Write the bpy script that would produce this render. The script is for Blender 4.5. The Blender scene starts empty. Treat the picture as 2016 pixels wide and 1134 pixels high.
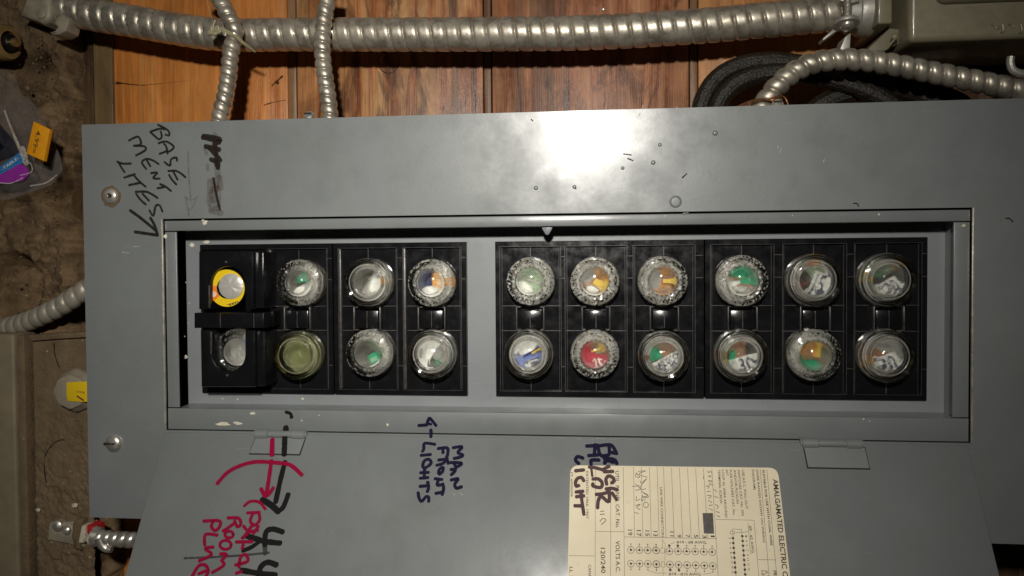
import bpy, bmesh, math, random
from mathutils import Matrix, Vector, noise
random.seed(7)
S = bpy.context.scene
COL = S.collection
# ---------------------------------------------------------------- frame of reference
# u runs along the panel (true up of the wall), v across it, w out of the wall towards the viewer
R = Matrix(((0, -1, 0, 0), (0, 0, -1, 0), (1, 0, 0, 0), (0, 0, 0, 1)))
CAM = Vector((0.2704, 0.0965, 0.4658))
FOC = 1550.0
def _rot(a, b, c):
    return Matrix.Rotation(c, 4, 'Z') @ Matrix.Rotation(b, 4, 'Y') @ Matrix.Rotation(a, 4, 'X')
CROT = _rot(-0.0254, 0.1076, -0.0068)
cd = bpy.data.cameras.new("camera"); cam = bpy.data.objects.new("camera", cd); COL.objects.link(cam)
cd.sensor_width = 36.0; cd.lens = FOC * 36.0 / 2016.0; cd.clip_start = 0.01; cd.clip_end = 50
cam.matrix_world = R @ Matrix.Translation(CAM) @ CROT
S.camera = cam
# world: the dim basement behind the viewer
W = bpy.data.worlds.new("World"); S.world = W; W.use_nodes = True
W.node_tree.nodes["Background"].inputs[0].default_value = (1.0, 0.86, 0.68, 1)
W.node_tree.nodes["Background"].inputs[1].default_value = 0.005
# the work lamp held above and behind the viewer
LPOS = Vector((0.254, 0.300, 0.68)); LAIM = Vector((0.165, 0.085, 0.0))
ld = bpy.data.lights.new("work_lamp", 'AREA'); ld.shape = 'DISK'; ld.size = 0.042
ld.energy = 0.97; ld.color = (1.0, 0.955, 0.88); ld.spread = math.radians(74)
lamp = bpy.data.objects.new("work_lamp", ld); COL.objects.link(lamp)
lamp.matrix_world = R @ Matrix.Translation(LPOS) @ (LAIM - LPOS).to_track_quat('-Z', 'Y').to_matrix().to_4x4()
S.view_settings.view_transform = 'Standard'; S.view_settings.look = 'None'
S.view_settings.exposure = 0.0; S.view_settings.gamma = 1.0
S.render.engine = 'CYCLES'
S.cycles.max_bounces = 14; S.cycles.transmission_bounces = 12; S.cycles.transparent_max_bounces = 16
S.cycles.use_denoising = True

# ---------------------------------------------------------------- points seen in the photograph
def ray(x, y):
    return (CROT.to_3x3() @ Vector(((x - 1008) / FOC, -(y - 567) / FOC, -1.0)))
def P(x, y, w=0.0):
    d = ray(x, y); return CAM + d * ((w - CAM.z) / d.z)
DH = -0.0042; DS = 0.585; DW = 0.0015          # the open door: hinge line and slope
DN = Vector((0, DS, 1)).normalized()
def D(x, y, e=0.0):
    d = ray(x, y); n = DN; p0 = Vector((0, DH, DW)) + n * e
    return CAM + d * ((p0 - CAM).dot(n) / d.dot(n))
DV = Vector((0, -1, DS)).normalized()          # down the door

# ---------------------------------------------------------------- materials
def mat(name):
    m = bpy.data.materials.new(name); m.use_nodes = True
    nt = m.node_tree; return m, nt, nt.nodes["Principled BSDF"]
def nd(nt, t, **k):
    n = nt.nodes.new(t)
    for a, b in k.items():
        if a in n.inputs: n.inputs[a].default_value = b
        else: setattr(n, a, b)
    return n
def ramp(nt, src, stops):
    r = nt.nodes.new('ShaderNodeValToRGB'); e = r.color_ramp.elements
    while len(e) < len(stops): e.new(0.5)
    for el, (p, c) in zip(e, stops):
        el.position = p; el.color = (c if len(c) == 4 else (*c, 1)) if not isinstance(c, (int, float)) else (c, c, c, 1)
    nt.links.new(src, r.inputs[0]); return r
def coords(nt, scale=(1, 1, 1), rnd=False):
    t = nt.nodes.new('ShaderNodeTexCoord'); mp = nt.nodes.new('ShaderNodeMapping')
    mp.inputs['Scale'].default_value = scale; nt.links.new(t.outputs['Object'], mp.inputs['Vector'])
    if rnd:
        o = nt.nodes.new('ShaderNodeObjectInfo'); mu = nd(nt, 'ShaderNodeMath', operation='MULTIPLY'); mu.inputs[1].default_value = 37.0
        nt.links.new(o.outputs['Random'], mu.inputs[0]); nt.links.new(mu.outputs[0], mp.inputs['Location'])
    return mp.outputs[0]
def noi(nt, co, scale, detail=4, rough=0.55, dist=0.0):
    n = nd(nt, 'ShaderNodeTexNoise'); n.inputs['Scale'].default_value = scale; n.inputs['Detail'].default_value = detail
    n.inputs['Roughness'].default_value = rough; n.inputs['Distortion'].default_value = dist
    nt.links.new(co, n.inputs['Vector']); return n.outputs['Fac']
def mixc(nt, f, a, b, mode='MIX'):
    m = nd(nt, 'ShaderNodeMix', data_type='RGBA', blend_type=mode)
    for s, i in ((f, 0), (a, 6), (b, 7)):
        if isinstance(s, (int, float)): m.inputs[i].default_value = s
        elif isinstance(s, tuple): m.inputs[i].default_value = (*s, 1)
        else: nt.links.new(s, m.inputs[i])
    return m.outputs[2]
def bump(nt, b, h, dist, strength=1.0, prev=None):
    n = nd(nt, 'ShaderNodeBump'); n.inputs['Strength'].default_value = strength; n.inputs['Distance'].default_value = dist
    nt.links.new(h, n.inputs['Height'])
    if prev: nt.links.new(prev.outputs[0], n.inputs['Normal'])
    nt.links.new(n.outputs[0], b.inputs['Normal']); return n
def plain(name, c, rough=0.5, metal=0.0, nscale=0, var=0.25, bmp=0, coat=0):
    m, nt, b = mat(name); b.inputs['Roughness'].default_value = rough; b.inputs['Metallic'].default_value = metal
    b.inputs['Base Color'].default_value = (*c, 1); b.inputs['Coat Weight'].default_value = coat
    if nscale:
        co = coords(nt, rnd=True); n = noi(nt, co, nscale, 5)
        r = ramp(nt, n, ((0.3, tuple(x * (1 - var) for x in c)), (0.7, tuple(min(1, x * (1 + var)) for x in c))))
        nt.links.new(r.outputs[0], b.inputs['Base Color'])
        rr = ramp(nt, noi(nt, co, nscale * 2.3, 3), ((0.3, max(0, rough - .12)), (0.75, min(1, rough + .15))))
        nt.links.new(rr.outputs[0], b.inputs['Roughness'])
        if bmp: bump(nt, b, n, bmp)
    return m
def grey_paint(name, c, dirt=0.5):
    m, nt, b = mat(name); co = coords(nt)
    big = noi(nt, co, 14, 4); fine = noi(nt, co, 420, 3)
    base = ramp(nt, big, ((0.3, tuple(x * .93 for x in c)), (0.7, tuple(x * 1.06 for x in c)))).outputs[0]
    streak = noi(nt, coords(nt, (1, .22, 1)), 60, 5, .6)
    d = ramp(nt, streak, ((0.52, 0), (0.78, 0.42 * dirt)))
    base = mixc(nt, d.outputs[0], base, (0.16, 0.135, 0.10))
    sm = ramp(nt, noi(nt, co, 30, 6, .72, .8), ((.55, 0), (.78, .22 * dirt))); base = mixc(nt, sm.outputs[0], base, (0.115, 0.105, 0.085))
    hs = ramp(nt, noi(nt, coords(nt, (.06, 1, 1)), 900, 2), ((.72, 0), (.77, .22))); base = mixc(nt, hs.outputs[0], base, (.38, .39, .38))
    sp = ramp(nt, noi(nt, co, 900, 1), ((0.74, 0), (0.78, .55)))
    base = mixc(nt, sp.outputs[0], base, (0.07, 0.06, 0.05))
    nt.links.new(base, b.inputs['Base Color'])
    rr = ramp(nt, noi(nt, co, 45, 5, .62), ((0.32, .32), (0.68, .54))); nt.links.new(rr.outputs[0], b.inputs['Roughness'])
    b.inputs['Coat Weight'].default_value = 0.5
    cr = ramp(nt, noi(nt, co, 70, 6, .65), ((0.35, .17), (0.7, .23))); nt.links.new(cr.outputs[0], b.inputs['Coat Roughness'])
    p = bump(nt, b, noi(nt, co, 22, 2), 0.0009, .35); bump(nt, b, fine, 0.00006, .5, p)
    return m
PAINT = grey_paint("grey_enamel", (0.182, 0.197, 0.197))
PAINT2 = grey_paint("grey_enamel_inner", (0.222, 0.238, 0.246), .3)
EDGE = plain("bare_lit_edge", (0.5, 0.47, 0.4), .35, .5, 200)
GAP = plain("dark_gap", (0.012, 0.011, 0.010), .8)
CHIP = plain("chipped_primer", (0.62, 0.58, 0.46), .6, 0, 400, .2)
RUST = plain("rust_stain", (0.20, 0.11, 0.05), .8, 0, 260, .35)
def bakelite():
    m, nt, b = mat("black_bakelite"); co = coords(nt)
    sm = noi(nt, coords(nt, (1, 1, 1)), 55, 6, .7); r = ramp(nt, sm, ((0.35, (0.006, 0.006, 0.007)), (0.70, (0.008, 0.008, 0.009)), (0.90, (0.026, 0.025, 0.023))))
    nt.links.new(r.outputs[0], b.inputs['Base Color'])
    rr = ramp(nt, noi(nt, co, 120, 5, .65), ((0.3, .10), (0.72, .27))); nt.links.new(rr.outputs[0], b.inputs['Roughness'])
    bump(nt, b, noi(nt, co, 160, 3), 0.00010, .4); return m
BLACK = bakelite()
BLACK2 = plain("worn_lit_black_edge", (0.045, 0.042, 0.038), .38, 0, 300, .5)  # lighter black for worn edges and for highlights painted on the mouldings
def glass(name, tint, tr=.30):
    m, nt, b = mat(name); nt.nodes.remove(b)
    out = [n for n in nt.nodes if n.type == 'OUTPUT_MATERIAL'][0]
    g = nd(nt, 'ShaderNodeBsdfGlass'); g.inputs['Color'].default_value = (*tint, 1); g.inputs['Roughness'].default_value = .02; g.inputs['IOR'].default_value = 1.5
    t = nd(nt, 'ShaderNodeBsdfTransparent'); t.inputs['Color'].default_value = (*tint, 1)
    gl = nd(nt, 'ShaderNodeBsdfGlossy'); gl.inputs['Roughness'].default_value = .08; gl.inputs['Color'].default_value = (1, 1, 1, 1)
    fr = nd(nt, 'ShaderNodeFresnel'); fr.inputs['IOR'].default_value = 1.6
    m1 = nd(nt, 'ShaderNodeMixShader'); nt.links.new(fr.outputs[0], m1.inputs[0]); nt.links.new(t.outputs[0], m1.inputs[1]); nt.links.new(gl.outputs[0], m1.inputs[2])
    m2 = nd(nt, 'ShaderNodeMixShader'); m2.inputs[0].default_value = tr; nt.links.new(g.outputs[0], m2.inputs[1]); nt.links.new(m1.outputs[0], m2.inputs[2])
    nt.links.new(m2.outputs[0], out.inputs[0]); return m
GLASS = glass("clear_glass", (0.985, 0.99, 0.98)); GLASSY = glass("yellowed_glass", (0.95, 0.96, 0.86))
TIN = plain("tinned_cup", (0.97, 0.95, 0.91), .16, .70)
def _tin():
    nt = TIN.node_tree; b = nt.nodes["Principled BSDF"]; co = coords(nt, rnd=True)
    p = bump(nt, b, noi(nt, co, 620, 2, .5), .00045, .8); bump(nt, b, noi(nt, co, 1700, 2, .5), .00012, .6, p)
_tin()
BRASS = plain("brass", (0.62, 0.45, 0.18), .32, .85, 200, .2)
AMBER = plain("amber_ring", (0.42, 0.29, 0.07), .35, 0, 200, .3)
def col(name, c, r=.5): return plain(name, c, r, 0, 500, .18)
CARD = dict(green=col("green_card", (.03, .33, .16)), pale=col("pale_green_card", (.33, .41, .28)), orange=col("orange_card", (.62, .30, .07)),
            yellow=col("yellow_card", (.75, .50, .06)), red=col("red_card", (.50, .035, .06)), blue=col("blue_card", (.16, .22, .55)), white=col("white_card", (.82, .81, .75)),
            grey=col("grey_card", (.33, .32, .29)), navy=col("navy_card", (.02, .025, .08)), dusk=col('dusk_card', (.085, .078, .065), .3), brown=col("brown_card", (.30, .16, .09)), olive=col("olive_card", (.17, .18, .105)))
def ink(name, c, trans=0.08):
    m, nt, b = mat(name); b.inputs['Base Color'].default_value = (*c, 1); b.inputs['Roughness'].default_value = .7; b.inputs['Specular IOR Level'].default_value = .12
    a = ramp(nt, noi(nt, coords(nt), 380, 4, .6), ((0.25, 1 - trans * 1.6), (0.6, 1 - trans * .25))); nt.links.new(a.outputs[0], b.inputs['Alpha']); return m
INK_K = ink("black_marker", (0.010, 0.009, 0.009)); INK_B = ink("brown_black_marker", (0.020, 0.015, 0.010), .26)
INK_R = ink("crimson_marker", (0.26, 0.002, 0.035), .06); INK_P = ink("purple_marker", (0.010, 0.006, 0.030), .04)
INK_M = ink("mauve_marker", (0.10, 0.060, 0.065), .06); INK_S = ink("smeared_ink", (0.085, 0.042, 0.022), .36)
for _n in INK_S.node_tree.nodes:
    if _n.type == 'VALTORGB': _n.color_ramp.elements[0].color = (.04, .04, .04, 1); _n.color_ramp.elements[1].color = (.27, .27, .27, 1); _n.color_ramp.elements[1].position = .68
    if _n.type == 'TEX_NOISE': _n.inputs['Scale'].default_value = 260
INK_G = ink("grey_smear", (0.05, 0.05, 0.05), .38); PENCIL = ink("pencil", (0.20, 0.18, 0.15), .38); PRINT = plain("printed_ink", (0.05, 0.04, 0.03), .7)
def paper():
    m, nt, b = mat("aged_paper"); co = coords(nt); n = noi(nt, co, 40, 6, .6)
    r = ramp(nt, n, ((0.3, (.70, .60, .41)), (0.7, (.80, .71, .51)))); f = ramp(nt, noi(nt, co, 160, 4), ((.62, 0), (.8, .35)))
    nt.links.new(mixc(nt, f.outputs[0], r.outputs[0], (.45, .36, .22)), b.inputs['Base Color']); b.inputs['Roughness'].default_value = .5; return m
PAPER = paper()
def armour(name, c, rough=.36, dusty=.5, metal=.8):
    m, nt, b = mat(name); co = coords(nt, rnd=True)
    d = ramp(nt, noi(nt, co, 90, 6, .65), ((0.44, 0), (0.72, dusty)))
    nt.links.new(mixc(nt, d.outputs[0], c, (.20, .175, .13)), b.inputs['Base Color'])
    mm = ramp(nt, d.outputs[0], ((0, metal), (.6, .15))); nt.links.new(mm.outputs[0], b.inputs['Metallic'])
    rr = ramp(nt, noi(nt, co, 260, 5, .65), ((0.3, rough - .08), (0.7, rough + .16))); nt.links.new(rr.outputs[0], b.inputs['Roughness'])
    bump(nt, b, noi(nt, co, 700, 3), 0.00008, .6); return m
STEEL = armour("galvanized_armour", (.55, .50, .41), .37, .55, .8); STEEL2 = armour("dusty_armour", (.50, .46, .38), .42, .9, .6)
ZINC = armour("zinc_screw", (.72, .69, .62), .3, .35, .85); CAST = armour("cast_fitting", (.56, .54, .49), .45, .5, .7)
def wood(name, dark, mid, light, contrast=1.0, gscale=1.0):
    m, nt, b = mat(name); co = coords(nt, (1, .075, 1), True); co2 = coords(nt, (1, .34, 1), True); co3 = coords(nt, (1, .02, 1), True)
    a = noi(nt, co, 70 * gscale, 8, .68, .9); g = noi(nt, co3, 900, 4, .7); k = noi(nt, co2, 36, 6, .62, 1.2); low = noi(nt, co, 17, 2, .5, .6)
    mu = nd(nt, 'ShaderNodeMath', operation='MULTIPLY'); mu.inputs[1].default_value = 95; nt.links.new(low, mu.inputs[0])
    sn = nd(nt, 'ShaderNodeMath', operation='SINE'); nt.links.new(mu.outputs[0], sn.inputs[0])
    base = ramp(nt, a, ((0.28, dark), (0.46, mid), (0.68, light))).outputs[0]
    ring = ramp(nt, sn.outputs[0], ((0.35, .60), (0.85, 1.06))); base = mixc(nt, .34, base, ring.outputs[0], 'MULTIPLY')
    st = ramp(nt, k, ((0.53, 0), (0.60, .55 * contrast), (0.72, .9 * contrast))); base = mixc(nt, st.outputs[0], base, tuple(x * .40 for x in dark))
    st2 = ramp(nt, noi(nt, coords(nt, (1, .03, 1), True), 58, 3, .55, .3), ((.55, 0), (.60, .8 * max(0, contrast - .4)))); base = mixc(nt, st2.outputs[0], base, (dark[0] * .35, dark[0] * .26, dark[0] * .22))
    gr = ramp(nt, g, ((0.32, .55), (0.62, 1.12))); base = mixc(nt, .38, base, gr.outputs[0], 'MULTIPLY')
    pt = ramp(nt, noi(nt, coords(nt, (1, .5, 1), True), 20, 6, .7, .5), ((.36, .5), (.58, 1.08))); base = mixc(nt, min(1, .3 + .5 * contrast), base, pt.outputs[0], 'MULTIPLY')
    sc = ramp(nt, noi(nt, co3, 420, 2), ((.70, 0), (.76, .35 * contrast))); base = mixc(nt, sc.outputs[0], base, tuple(min(1, x * 1.5) for x in light))
    nt.links.new(base, b.inputs['Base Color']); rr = ramp(nt, a, ((.3, .24), (.7, .46))); nt.links.new(rr.outputs[0], b.inputs['Roughness'])
    p = bump(nt, b, g, 0.0004, .5); bump(nt, b, a, 0.0009, .6, p); return m
def dirt(name, dark, light, bs=.004):
    m, nt, b = mat(name); co = coords(nt); n = noi(nt, co, 65, 8, .68); f = noi(nt, co, 420, 5, .7)
    base = ramp(nt, n, ((0.3, dark), (0.62, light))).outputs[0]
    s = ramp(nt, noi(nt, co, 330, 2), ((0.70, 0), (0.76, .8))); base = mixc(nt, s.outputs[0], base, tuple(min(1, x * 2.6) for x in light))
    nt.links.new(base, b.inputs['Base Color']); b.inputs['Roughness'].default_value = .85
    p = bump(nt, b, n, bs, .6); bump(nt, b, f, .0012, .7, p); return m
PEB = plain("chalk_crumb", (.55, .50, .40), .9, 0, 500, .3)
DIRT = dirt("crumbly_dirt", (.056, .032, .014), (.225, .145, .072)); DUST = dirt("caked_dust", (.110, .074, .038), (.175, .122, .068), .0022)
TAN = plain("dusty_tan_paint", (.195, .160, .100), .6, 0, 60, .15); OLIVE = plain("olive_grey_paint", (.235, .21, .135), .42, 0, 90, .1, 0, .25)
RUBBER = plain("black_braid", (.017, .013, .009), .42, 0, 700, .6, .0009)

# ---------------------------------------------------------------- mesh helpers
pi = math.pi
class MB:
    def __init__(s): s.v = []; s.f = []
    def add(s, vs, fs):
        o = len(s.v); s.v += [Vector(x) for x in vs]; s.f += [tuple(i + o for i in f) for f in fs]; return s
    def bm(s, b):
        b.verts.index_update(); s.add([v.co.copy() for v in b.verts], [[v.index for v in f.verts] for f in b.faces]); b.free(); return s
    def box(s, a, b, bev=0.0, seg=2, M=None):
        q = bmesh.new(); bmesh.ops.create_cube(q, size=1); a = Vector(a); b = Vector(b)
        for v in q.verts: v.co = Vector(((a[i] + b[i]) / 2 + v.co[i] * abs(b[i] - a[i]) for i in range(3)))
        if bev: bmesh.ops.bevel(q, geom=list(q.edges), offset=bev, segments=seg, affect='EDGES', profile=.5)
        if M:
            for v in q.verts: v.co = M @ v.co
        return s.bm(q)
    def prism(s, pts, w0, w1, bev=0.0, n=None, seg=2):
        """polygon (u,v) or 3-D points, pushed along w (or n)"""
        q = bmesh.new()
        if n is None: top = [Vector((p[0], p[1], w1)) for p in pts]; bot = [Vector((p[0], p[1], w0)) for p in pts]
        else: top = [p + n * w1 for p in pts]; bot = [p + n * w0 for p in pts]
        t = [q.verts.new(p) for p in top]; c = [q.verts.new(p) for p in bot]
        q.faces.new(t); q.faces.new(c[::-1]); N = len(t)
        for i in range(N): q.faces.new((t[i - 1], c[i - 1], c[i], t[i]))
        bmesh.ops.recalc_face_normals(q, faces=list(q.faces))
        if bev:
            T = set(t); bmesh.ops.bevel(q, geom=[e for e in q.edges if e.verts[0] in T and e.verts[1] in T], offset=bev, segments=seg, affect='EDGES', profile=.5)
        return s.bm(q)
    def lathe(s, c, prof, n=32, axis=(0, 0, 1), mod=None, close=False):
        ax = Vector(axis).normalized(); q = ax.to_track_quat('Z', 'Y').to_matrix(); c = Vector(c); vs = []; fs = []; rows = []
        for k, (r, z) in enumerate(prof):
            if r < 1e-7: rows.append([len(vs)]); vs.append(c + q @ Vector((0, 0, z)))
            else:
                row = []
                for i in range(n):
                    a = 2 * math.pi * i / n; rr, zz = (r, z) if mod is None else mod(k, r, z, a, i)
                    row.append(len(vs)); vs.append(c + q @ Vector((rr * math.cos(a), rr * math.sin(a), zz)))
                rows.append(row)
        pr = list(zip(rows, rows[1:])) + ([(rows[-1], rows[0])] if close else [])
        for A, B in pr:
            for i in range(n):
                j = (i + 1) % n
                if len(A) == 1 and len(B) == 1: continue
                if len(A) == 1: fs.append((A[0], B[j], B[i])[::-1])
                elif len(B) == 1: fs.append((A[i], A[j], B[0]))
                else: fs.append((A[i], A[j], B[j], B[i]))
        return s.add(vs, fs)
    def dome(s, c, r, h, n=16, axis=(0, 0, 1)):
        return s.lathe(c, [(r, 0), (r * .96, h * .35), (r * .8, h * .7), (r * .5, h * .93), (0, h)], n, axis)
    def tube(s, path, r, n=10, fn=None, closed_ends=True):
        fr = frames(path); vs = []; fs = []
        for k, (p, a, b, L) in enumerate(fr):
            for i in range(n):
                t = 2 * math.pi * i / n; rr = fn(L, t) if fn else (r(k / (len(fr) - 1)) if callable(r) else r)
                vs.append(p + (a * math.cos(t) + b * math.sin(t)) * rr)
        for k in range(len(fr) - 1):
            for i in range(n):
                j = (i + 1) % n; fs.append((k * n + i, k * n + j, (k + 1) * n + j, (k + 1) * n + i))
        if closed_ends: fs.append(tuple(range(n))[::-1]); fs.append(tuple((len(fr) - 1) * n + i for i in range(n)))
        return s.add(vs, fs)
    def disc(s, c, r, n=12, nrm=Vector((0, 0, 1)), r0=0.0, jit=0.0, sx=1.0):
        q = nrm.to_track_quat('Z', 'Y').to_matrix(); c = Vector(c)
        o = []; 
        for i in range(n):
            a = 2 * math.pi * i / n; rr = r * (1 + random.uniform(-jit, jit)); o.append(c + q @ Vector((rr * math.cos(a) * sx, rr * math.sin(a), 0)))
        if r0: return s.add(o + [c + (p - c) * (r0 / r) for p in o], [(i, (i + 1) % n, n + (i + 1) % n, n + i) for i in range(n)])
        return s.add(o, [tuple(range(n))])
    def stroke(s, pts, wd, n, jit=.07, sub=5, taper=0):
        p = smooth(pts, sub) if len(pts) > 2 else [pts[0].lerp(pts[-1], i / 5) for i in range(6)]
        N = len(p); vs = []; fs = []
        ts = []
        for i in range(N):
            t = (p[min(i + 1, N - 1)] - p[max(i - 1, 0)]); t = t.normalized() if t.length > 1e-9 else Vector((1, 0, 0)); ts.append(t)
        def wdt(i): return wd * .5 * (1 + random.uniform(-jit, jit)) * (1 - taper * i / N)
        L = []; Rr = []
        for i in range(N):
            sd = n.cross(ts[i]).normalized(); w = wdt(i); L.append(p[i] + sd * w); Rr.append(p[i] - sd * w)
        o = len(L); vs = L + Rr
        for i in range(N - 1): fs.append((i, o + i, o + i + 1, i + 1))
        for e, t in ((0, -ts[0]), (N - 1, ts[-1])):
            sd = n.cross(t).normalized(); w = (L[e] - Rr[e]).length / 2; k = len(vs)
            vs += [p[e] + (sd * math.cos(a) + t * math.sin(a) * .8) * w for a in [math.pi * j / 7 for j in range(8)]]
            fs.append(tuple(range(k, k + 8)))
        return s.add(vs, fs)
    def build(s, name, m, parent=None, base=None, kind=None, ang=35, label=None, flat=False):
        b = Vector(parent['_b']) if parent is not None else Vector(base if base is not None else (0, 0, 0))
        me = bpy.data.meshes.new(name); me.from_pydata([tuple(v - b) for v in s.v], [], s.f); me.validate(); me.update()
        q = bmesh.new(); q.from_mesh(me); bmesh.ops.recalc_face_normals(q, faces=list(q.faces)); q.to_mesh(me); q.free()
        if not flat: me.shade_smooth(); me.set_sharp_from_angle(angle=math.radians(ang))
        me.materials.append(m); return place(name, me, parent, b, kind, label)
def place(name, me, parent, b, kind=None, label=None):
    o = bpy.data.objects.new(name, me); COL.objects.link(o); o['_b'] = list(b)
    if parent is not None: o.parent = parent
    else: o.matrix_world = R @ Matrix.Translation(b)
    if kind: o['kind'] = kind
    if label: o['label'] = label
    return o
def thing(name, base, label, cat, group=None):
    o = bpy.data.objects.new(name, None); COL.objects.link(o); o.empty_display_size = .01
    o['_b'] = list(base); o.matrix_world = R @ Matrix.Translation(Vector(base)); return tag(o, label, cat, group)
def tag(o, label, cat, group=None):
    o['label'] = label; o['category'] = cat
    if group: o['group'] = group
    return o
def smooth(pts, sub=6):
    out = []; n = len(pts)
    for i in range(n - 1):
        a, b, c, d = pts[max(i - 1, 0)], pts[i], pts[i + 1], pts[min(i + 2, n - 1)]
        for k in range(sub):
            t = k / sub; out.append(.5 * ((2 * b) + (c - a) * t + (2 * a - 5 * b + 4 * c - d) * t * t + (3 * b - a - 3 * c + d) * t ** 3))
    out.append(pts[-1].copy()); return out
def resample(p, step):
    out = [p[0].copy()]; acc = 0
    for a, b in zip(p, p[1:]):
        L = (b - a).length; t = step - acc
        while t <= L: out.append(a.lerp(b, t / L)); t += step
        acc = L - (t - step)
    return out
def frames(path):
    L = 0; out = []; a = None
    for i, p in enumerate(path):
        t = (path[min(i + 1, len(path) - 1)] - path[max(i - 1, 0)]).normalized()
        if a is None:
            up = Vector((0, 0, 1)) if abs(t.z) < .9 else Vector((1, 0, 0)); a = (up - t * up.dot(t)).normalized()
        else: a = (a - t * a.dot(t)).normalized()
        if i: L += (p - path[i - 1]).length
        out.append((p, a, t.cross(a), L))
    return out
def text_pts(txt, bold=False):
    c = bpy.data.curves.new("t", 'FONT'); c.body = txt; c.resolution_u = 2; c.size = 1.0
    c.offset = .022 if bold else .010
    o = bpy.data.objects.new("t", c); COL.objects.link(o)
    dg = bpy.context.evaluated_depsgraph_get(); me = bpy.data.meshes.new_from_object(o.evaluated_get(dg))
    vs = [v.co.copy() for v in me.vertices]; fs = [tuple(p.vertices) for p in me.polygons]
    bpy.data.objects.remove(o); bpy.data.curves.remove(c); bpy.data.meshes.remove(me); return vs, fs
def put_text(mb, txt, a, b, up, cap, bold=False):
    """lettering whose baseline runs from a to b, 'up' the way of its tops, cap the capital height"""
    vs, fs = text_pts(txt, bold); x0 = min(v.x for v in vs); x1 = max(v.x for v in vs)
    dx = (b - a); L = dx.length; dx.normalize(); up = (up - dx * up.dot(dx)).normalized()
    mb.add([a + dx * ((v.x - x0) / (x1 - x0) * L) + up * (v.y / .70 * cap) for v in vs], fs)
def px(n, z=.30): return n * z * 1e-3            # photo pixels to metres at the panel

# ---------------------------------------------------------------- the wooden wall
WW = -0.098
ww = MB().box(P(-260, 700, WW - .02).xy.to_3d() + Vector((0, -.3, WW - .03)), Vector((1.3, .5, WW - .018)))
wall = ww.build("wood_wall", GAP, kind='structure')
def plank(x0, x1, m, top=WW, name="plank", bev=.0008):
    u0 = P(x0, 150, top).x; u1 = P(x1, 150, top).x
    return MB().box((u0, -.28, top - .017), (u1, .42, top), bev).build(name, m, wall)
plank(124, 183, wood("dark_post_wood", (.045, .025, .012), (.085, .048, .022), (.15, .092, .038), .8), WW + .001)
plank(184, 221, wood("dusty_strip_wood", (.09, .058, .028), (.18, .118, .052), (.27, .18, .085), .6), WW + .003)
plank(222, 566, wood("orange_board_wood", (.42, .132, .026), (.66, .235, .052), (.74, .33, .095), .22))
plank(568, 583, wood("pale_bead_wood", (.22, .12, .06), (.30, .17, .085), (.36, .22, .12), .2), WW - .0015)
plank(585, 951, wood("red_streaked_wood", (.13, .038, .014), (.44, .160, .058), (.74, .42, .175), 1.1))
plank(953, 967, wood("brown_bead_wood", (.13, .065, .035), (.18, .09, .05), (.24, .13, .07), .3), WW - .0015)
plank(969, 1356, wood("smooth_brown_wood", (.13, .042, .019), (.37, .140, .062), (.56, .27, .125), 1.0))
plank(1358, 1373, wood("tan_bead_wood", (.19, .10, .05), (.26, .14, .07), (.32, .18, .09), .3), WW - .0015)
plank(1375, 1770, wood("golden_board_wood", (.36, .14, .036), (.56, .235, .065), (.64, .32, .105), .25))
plank(1772, 2260, wood("brown_board_wood", (.10, .055, .03), (.17, .10, .055), (.24, .15, .08), .6))

plank(2262, 2274, bpy.data.materials['tan_bead_wood'], WW - .0015)
plank(2276, 2700, bpy.data.materials['smooth_brown_wood'])
plank(2702, 3150, bpy.data.materials['golden_board_wood'])
WM = ink("dark_wood_mark", (.07, .026, .010), .40); m = MB(); zz = Vector((0, 0, 1)); wp = lambda x, y: P(x, y, WW + .0002)
m.stroke([wp(765 + 20 * math.cos(a * .55), 122 + 22 * math.sin(a * .55)) for a in range(12)], .0008, zz, .3); m.build("knot", WM, wall, flat=True)
m = MB(); m.stroke([wp(228, 160), (wp(260, 167)), wp(300, 166), wp(370, 158)], .0005, zz, .6, 5, .8); m.stroke([wp(228, 164), wp(250, 165), wp(290, 169)], .0012, zz, .6, 5, .6); m.stroke([wp(536, 168), wp(545, 160), wp(556, 150)], .0012, zz, .5); m.stroke([wp(520, 207), wp(535, 202), wp(562, 197)], .0010, zz, .6, 5, .6); m.build("grain_crack", WM, wall, kind='stuff', flat=True)
MB().dome(wp(1188, 18), .0013, .0007, 12).build('nail_head', ZINC, wall)
m = MB(); m.disc(wp(545, 162), .0016, 12, zz, jit=.3); m.build("knot", WM, wall, flat=True)
# ---------------------------------------------------------------- the crumbling foundation on the left
def hgt(u, v, s): return noise.fractal(Vector((u * s, v * s, 3.1)), .8, 2.1, 6)
HOL = [(P(x, y, -.07).x, P(x, y, -.07).y, q) for x, y, q in ((55, 150, .014), (120, 395, .013), (150, 350, .012), (15, 560, .017))]
mb = MB(); nx, ny = 150, 420; a = P(-260, 300, -.07).x; vs = []
for j in range(ny + 1):
    v = -.20 + .55 * j / ny
    ue = P(121, 300, -.07).x + .0035 * hgt(.1, v, 90) if v > -.02 else P(121 + min(1, (-.02 - v) / .05) * 62, 300, -.07).x + .003 * hgt(.1, v, 90)
    for i in range(nx + 1):
        u = a + (ue - a) * i / nx; e = i / nx
        h = -.0735 + .0050 * hgt(u, v, 38) + .0024 * hgt(u, v, 130) + .0012 * hgt(u + 3, v, 420)
        for hx, hy, hr in HOL: h -= .030 / (1 + math.exp((math.hypot(u - hx, (v - hy) * .8) / hr - 1) * 9))
        if i == nx: h = WW - .015
        vs.append((u, v, h))
mb.add(vs, [(j * (nx + 1) + i, j * (nx + 1) + i + 1, (j + 1) * (nx + 1) + i + 1, (j + 1) * (nx + 1) + i) for j in range(ny) for i in range(nx)])
mb.build("foundation_wall", DIRT, kind='structure', ang=180)
mb = MB()
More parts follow.
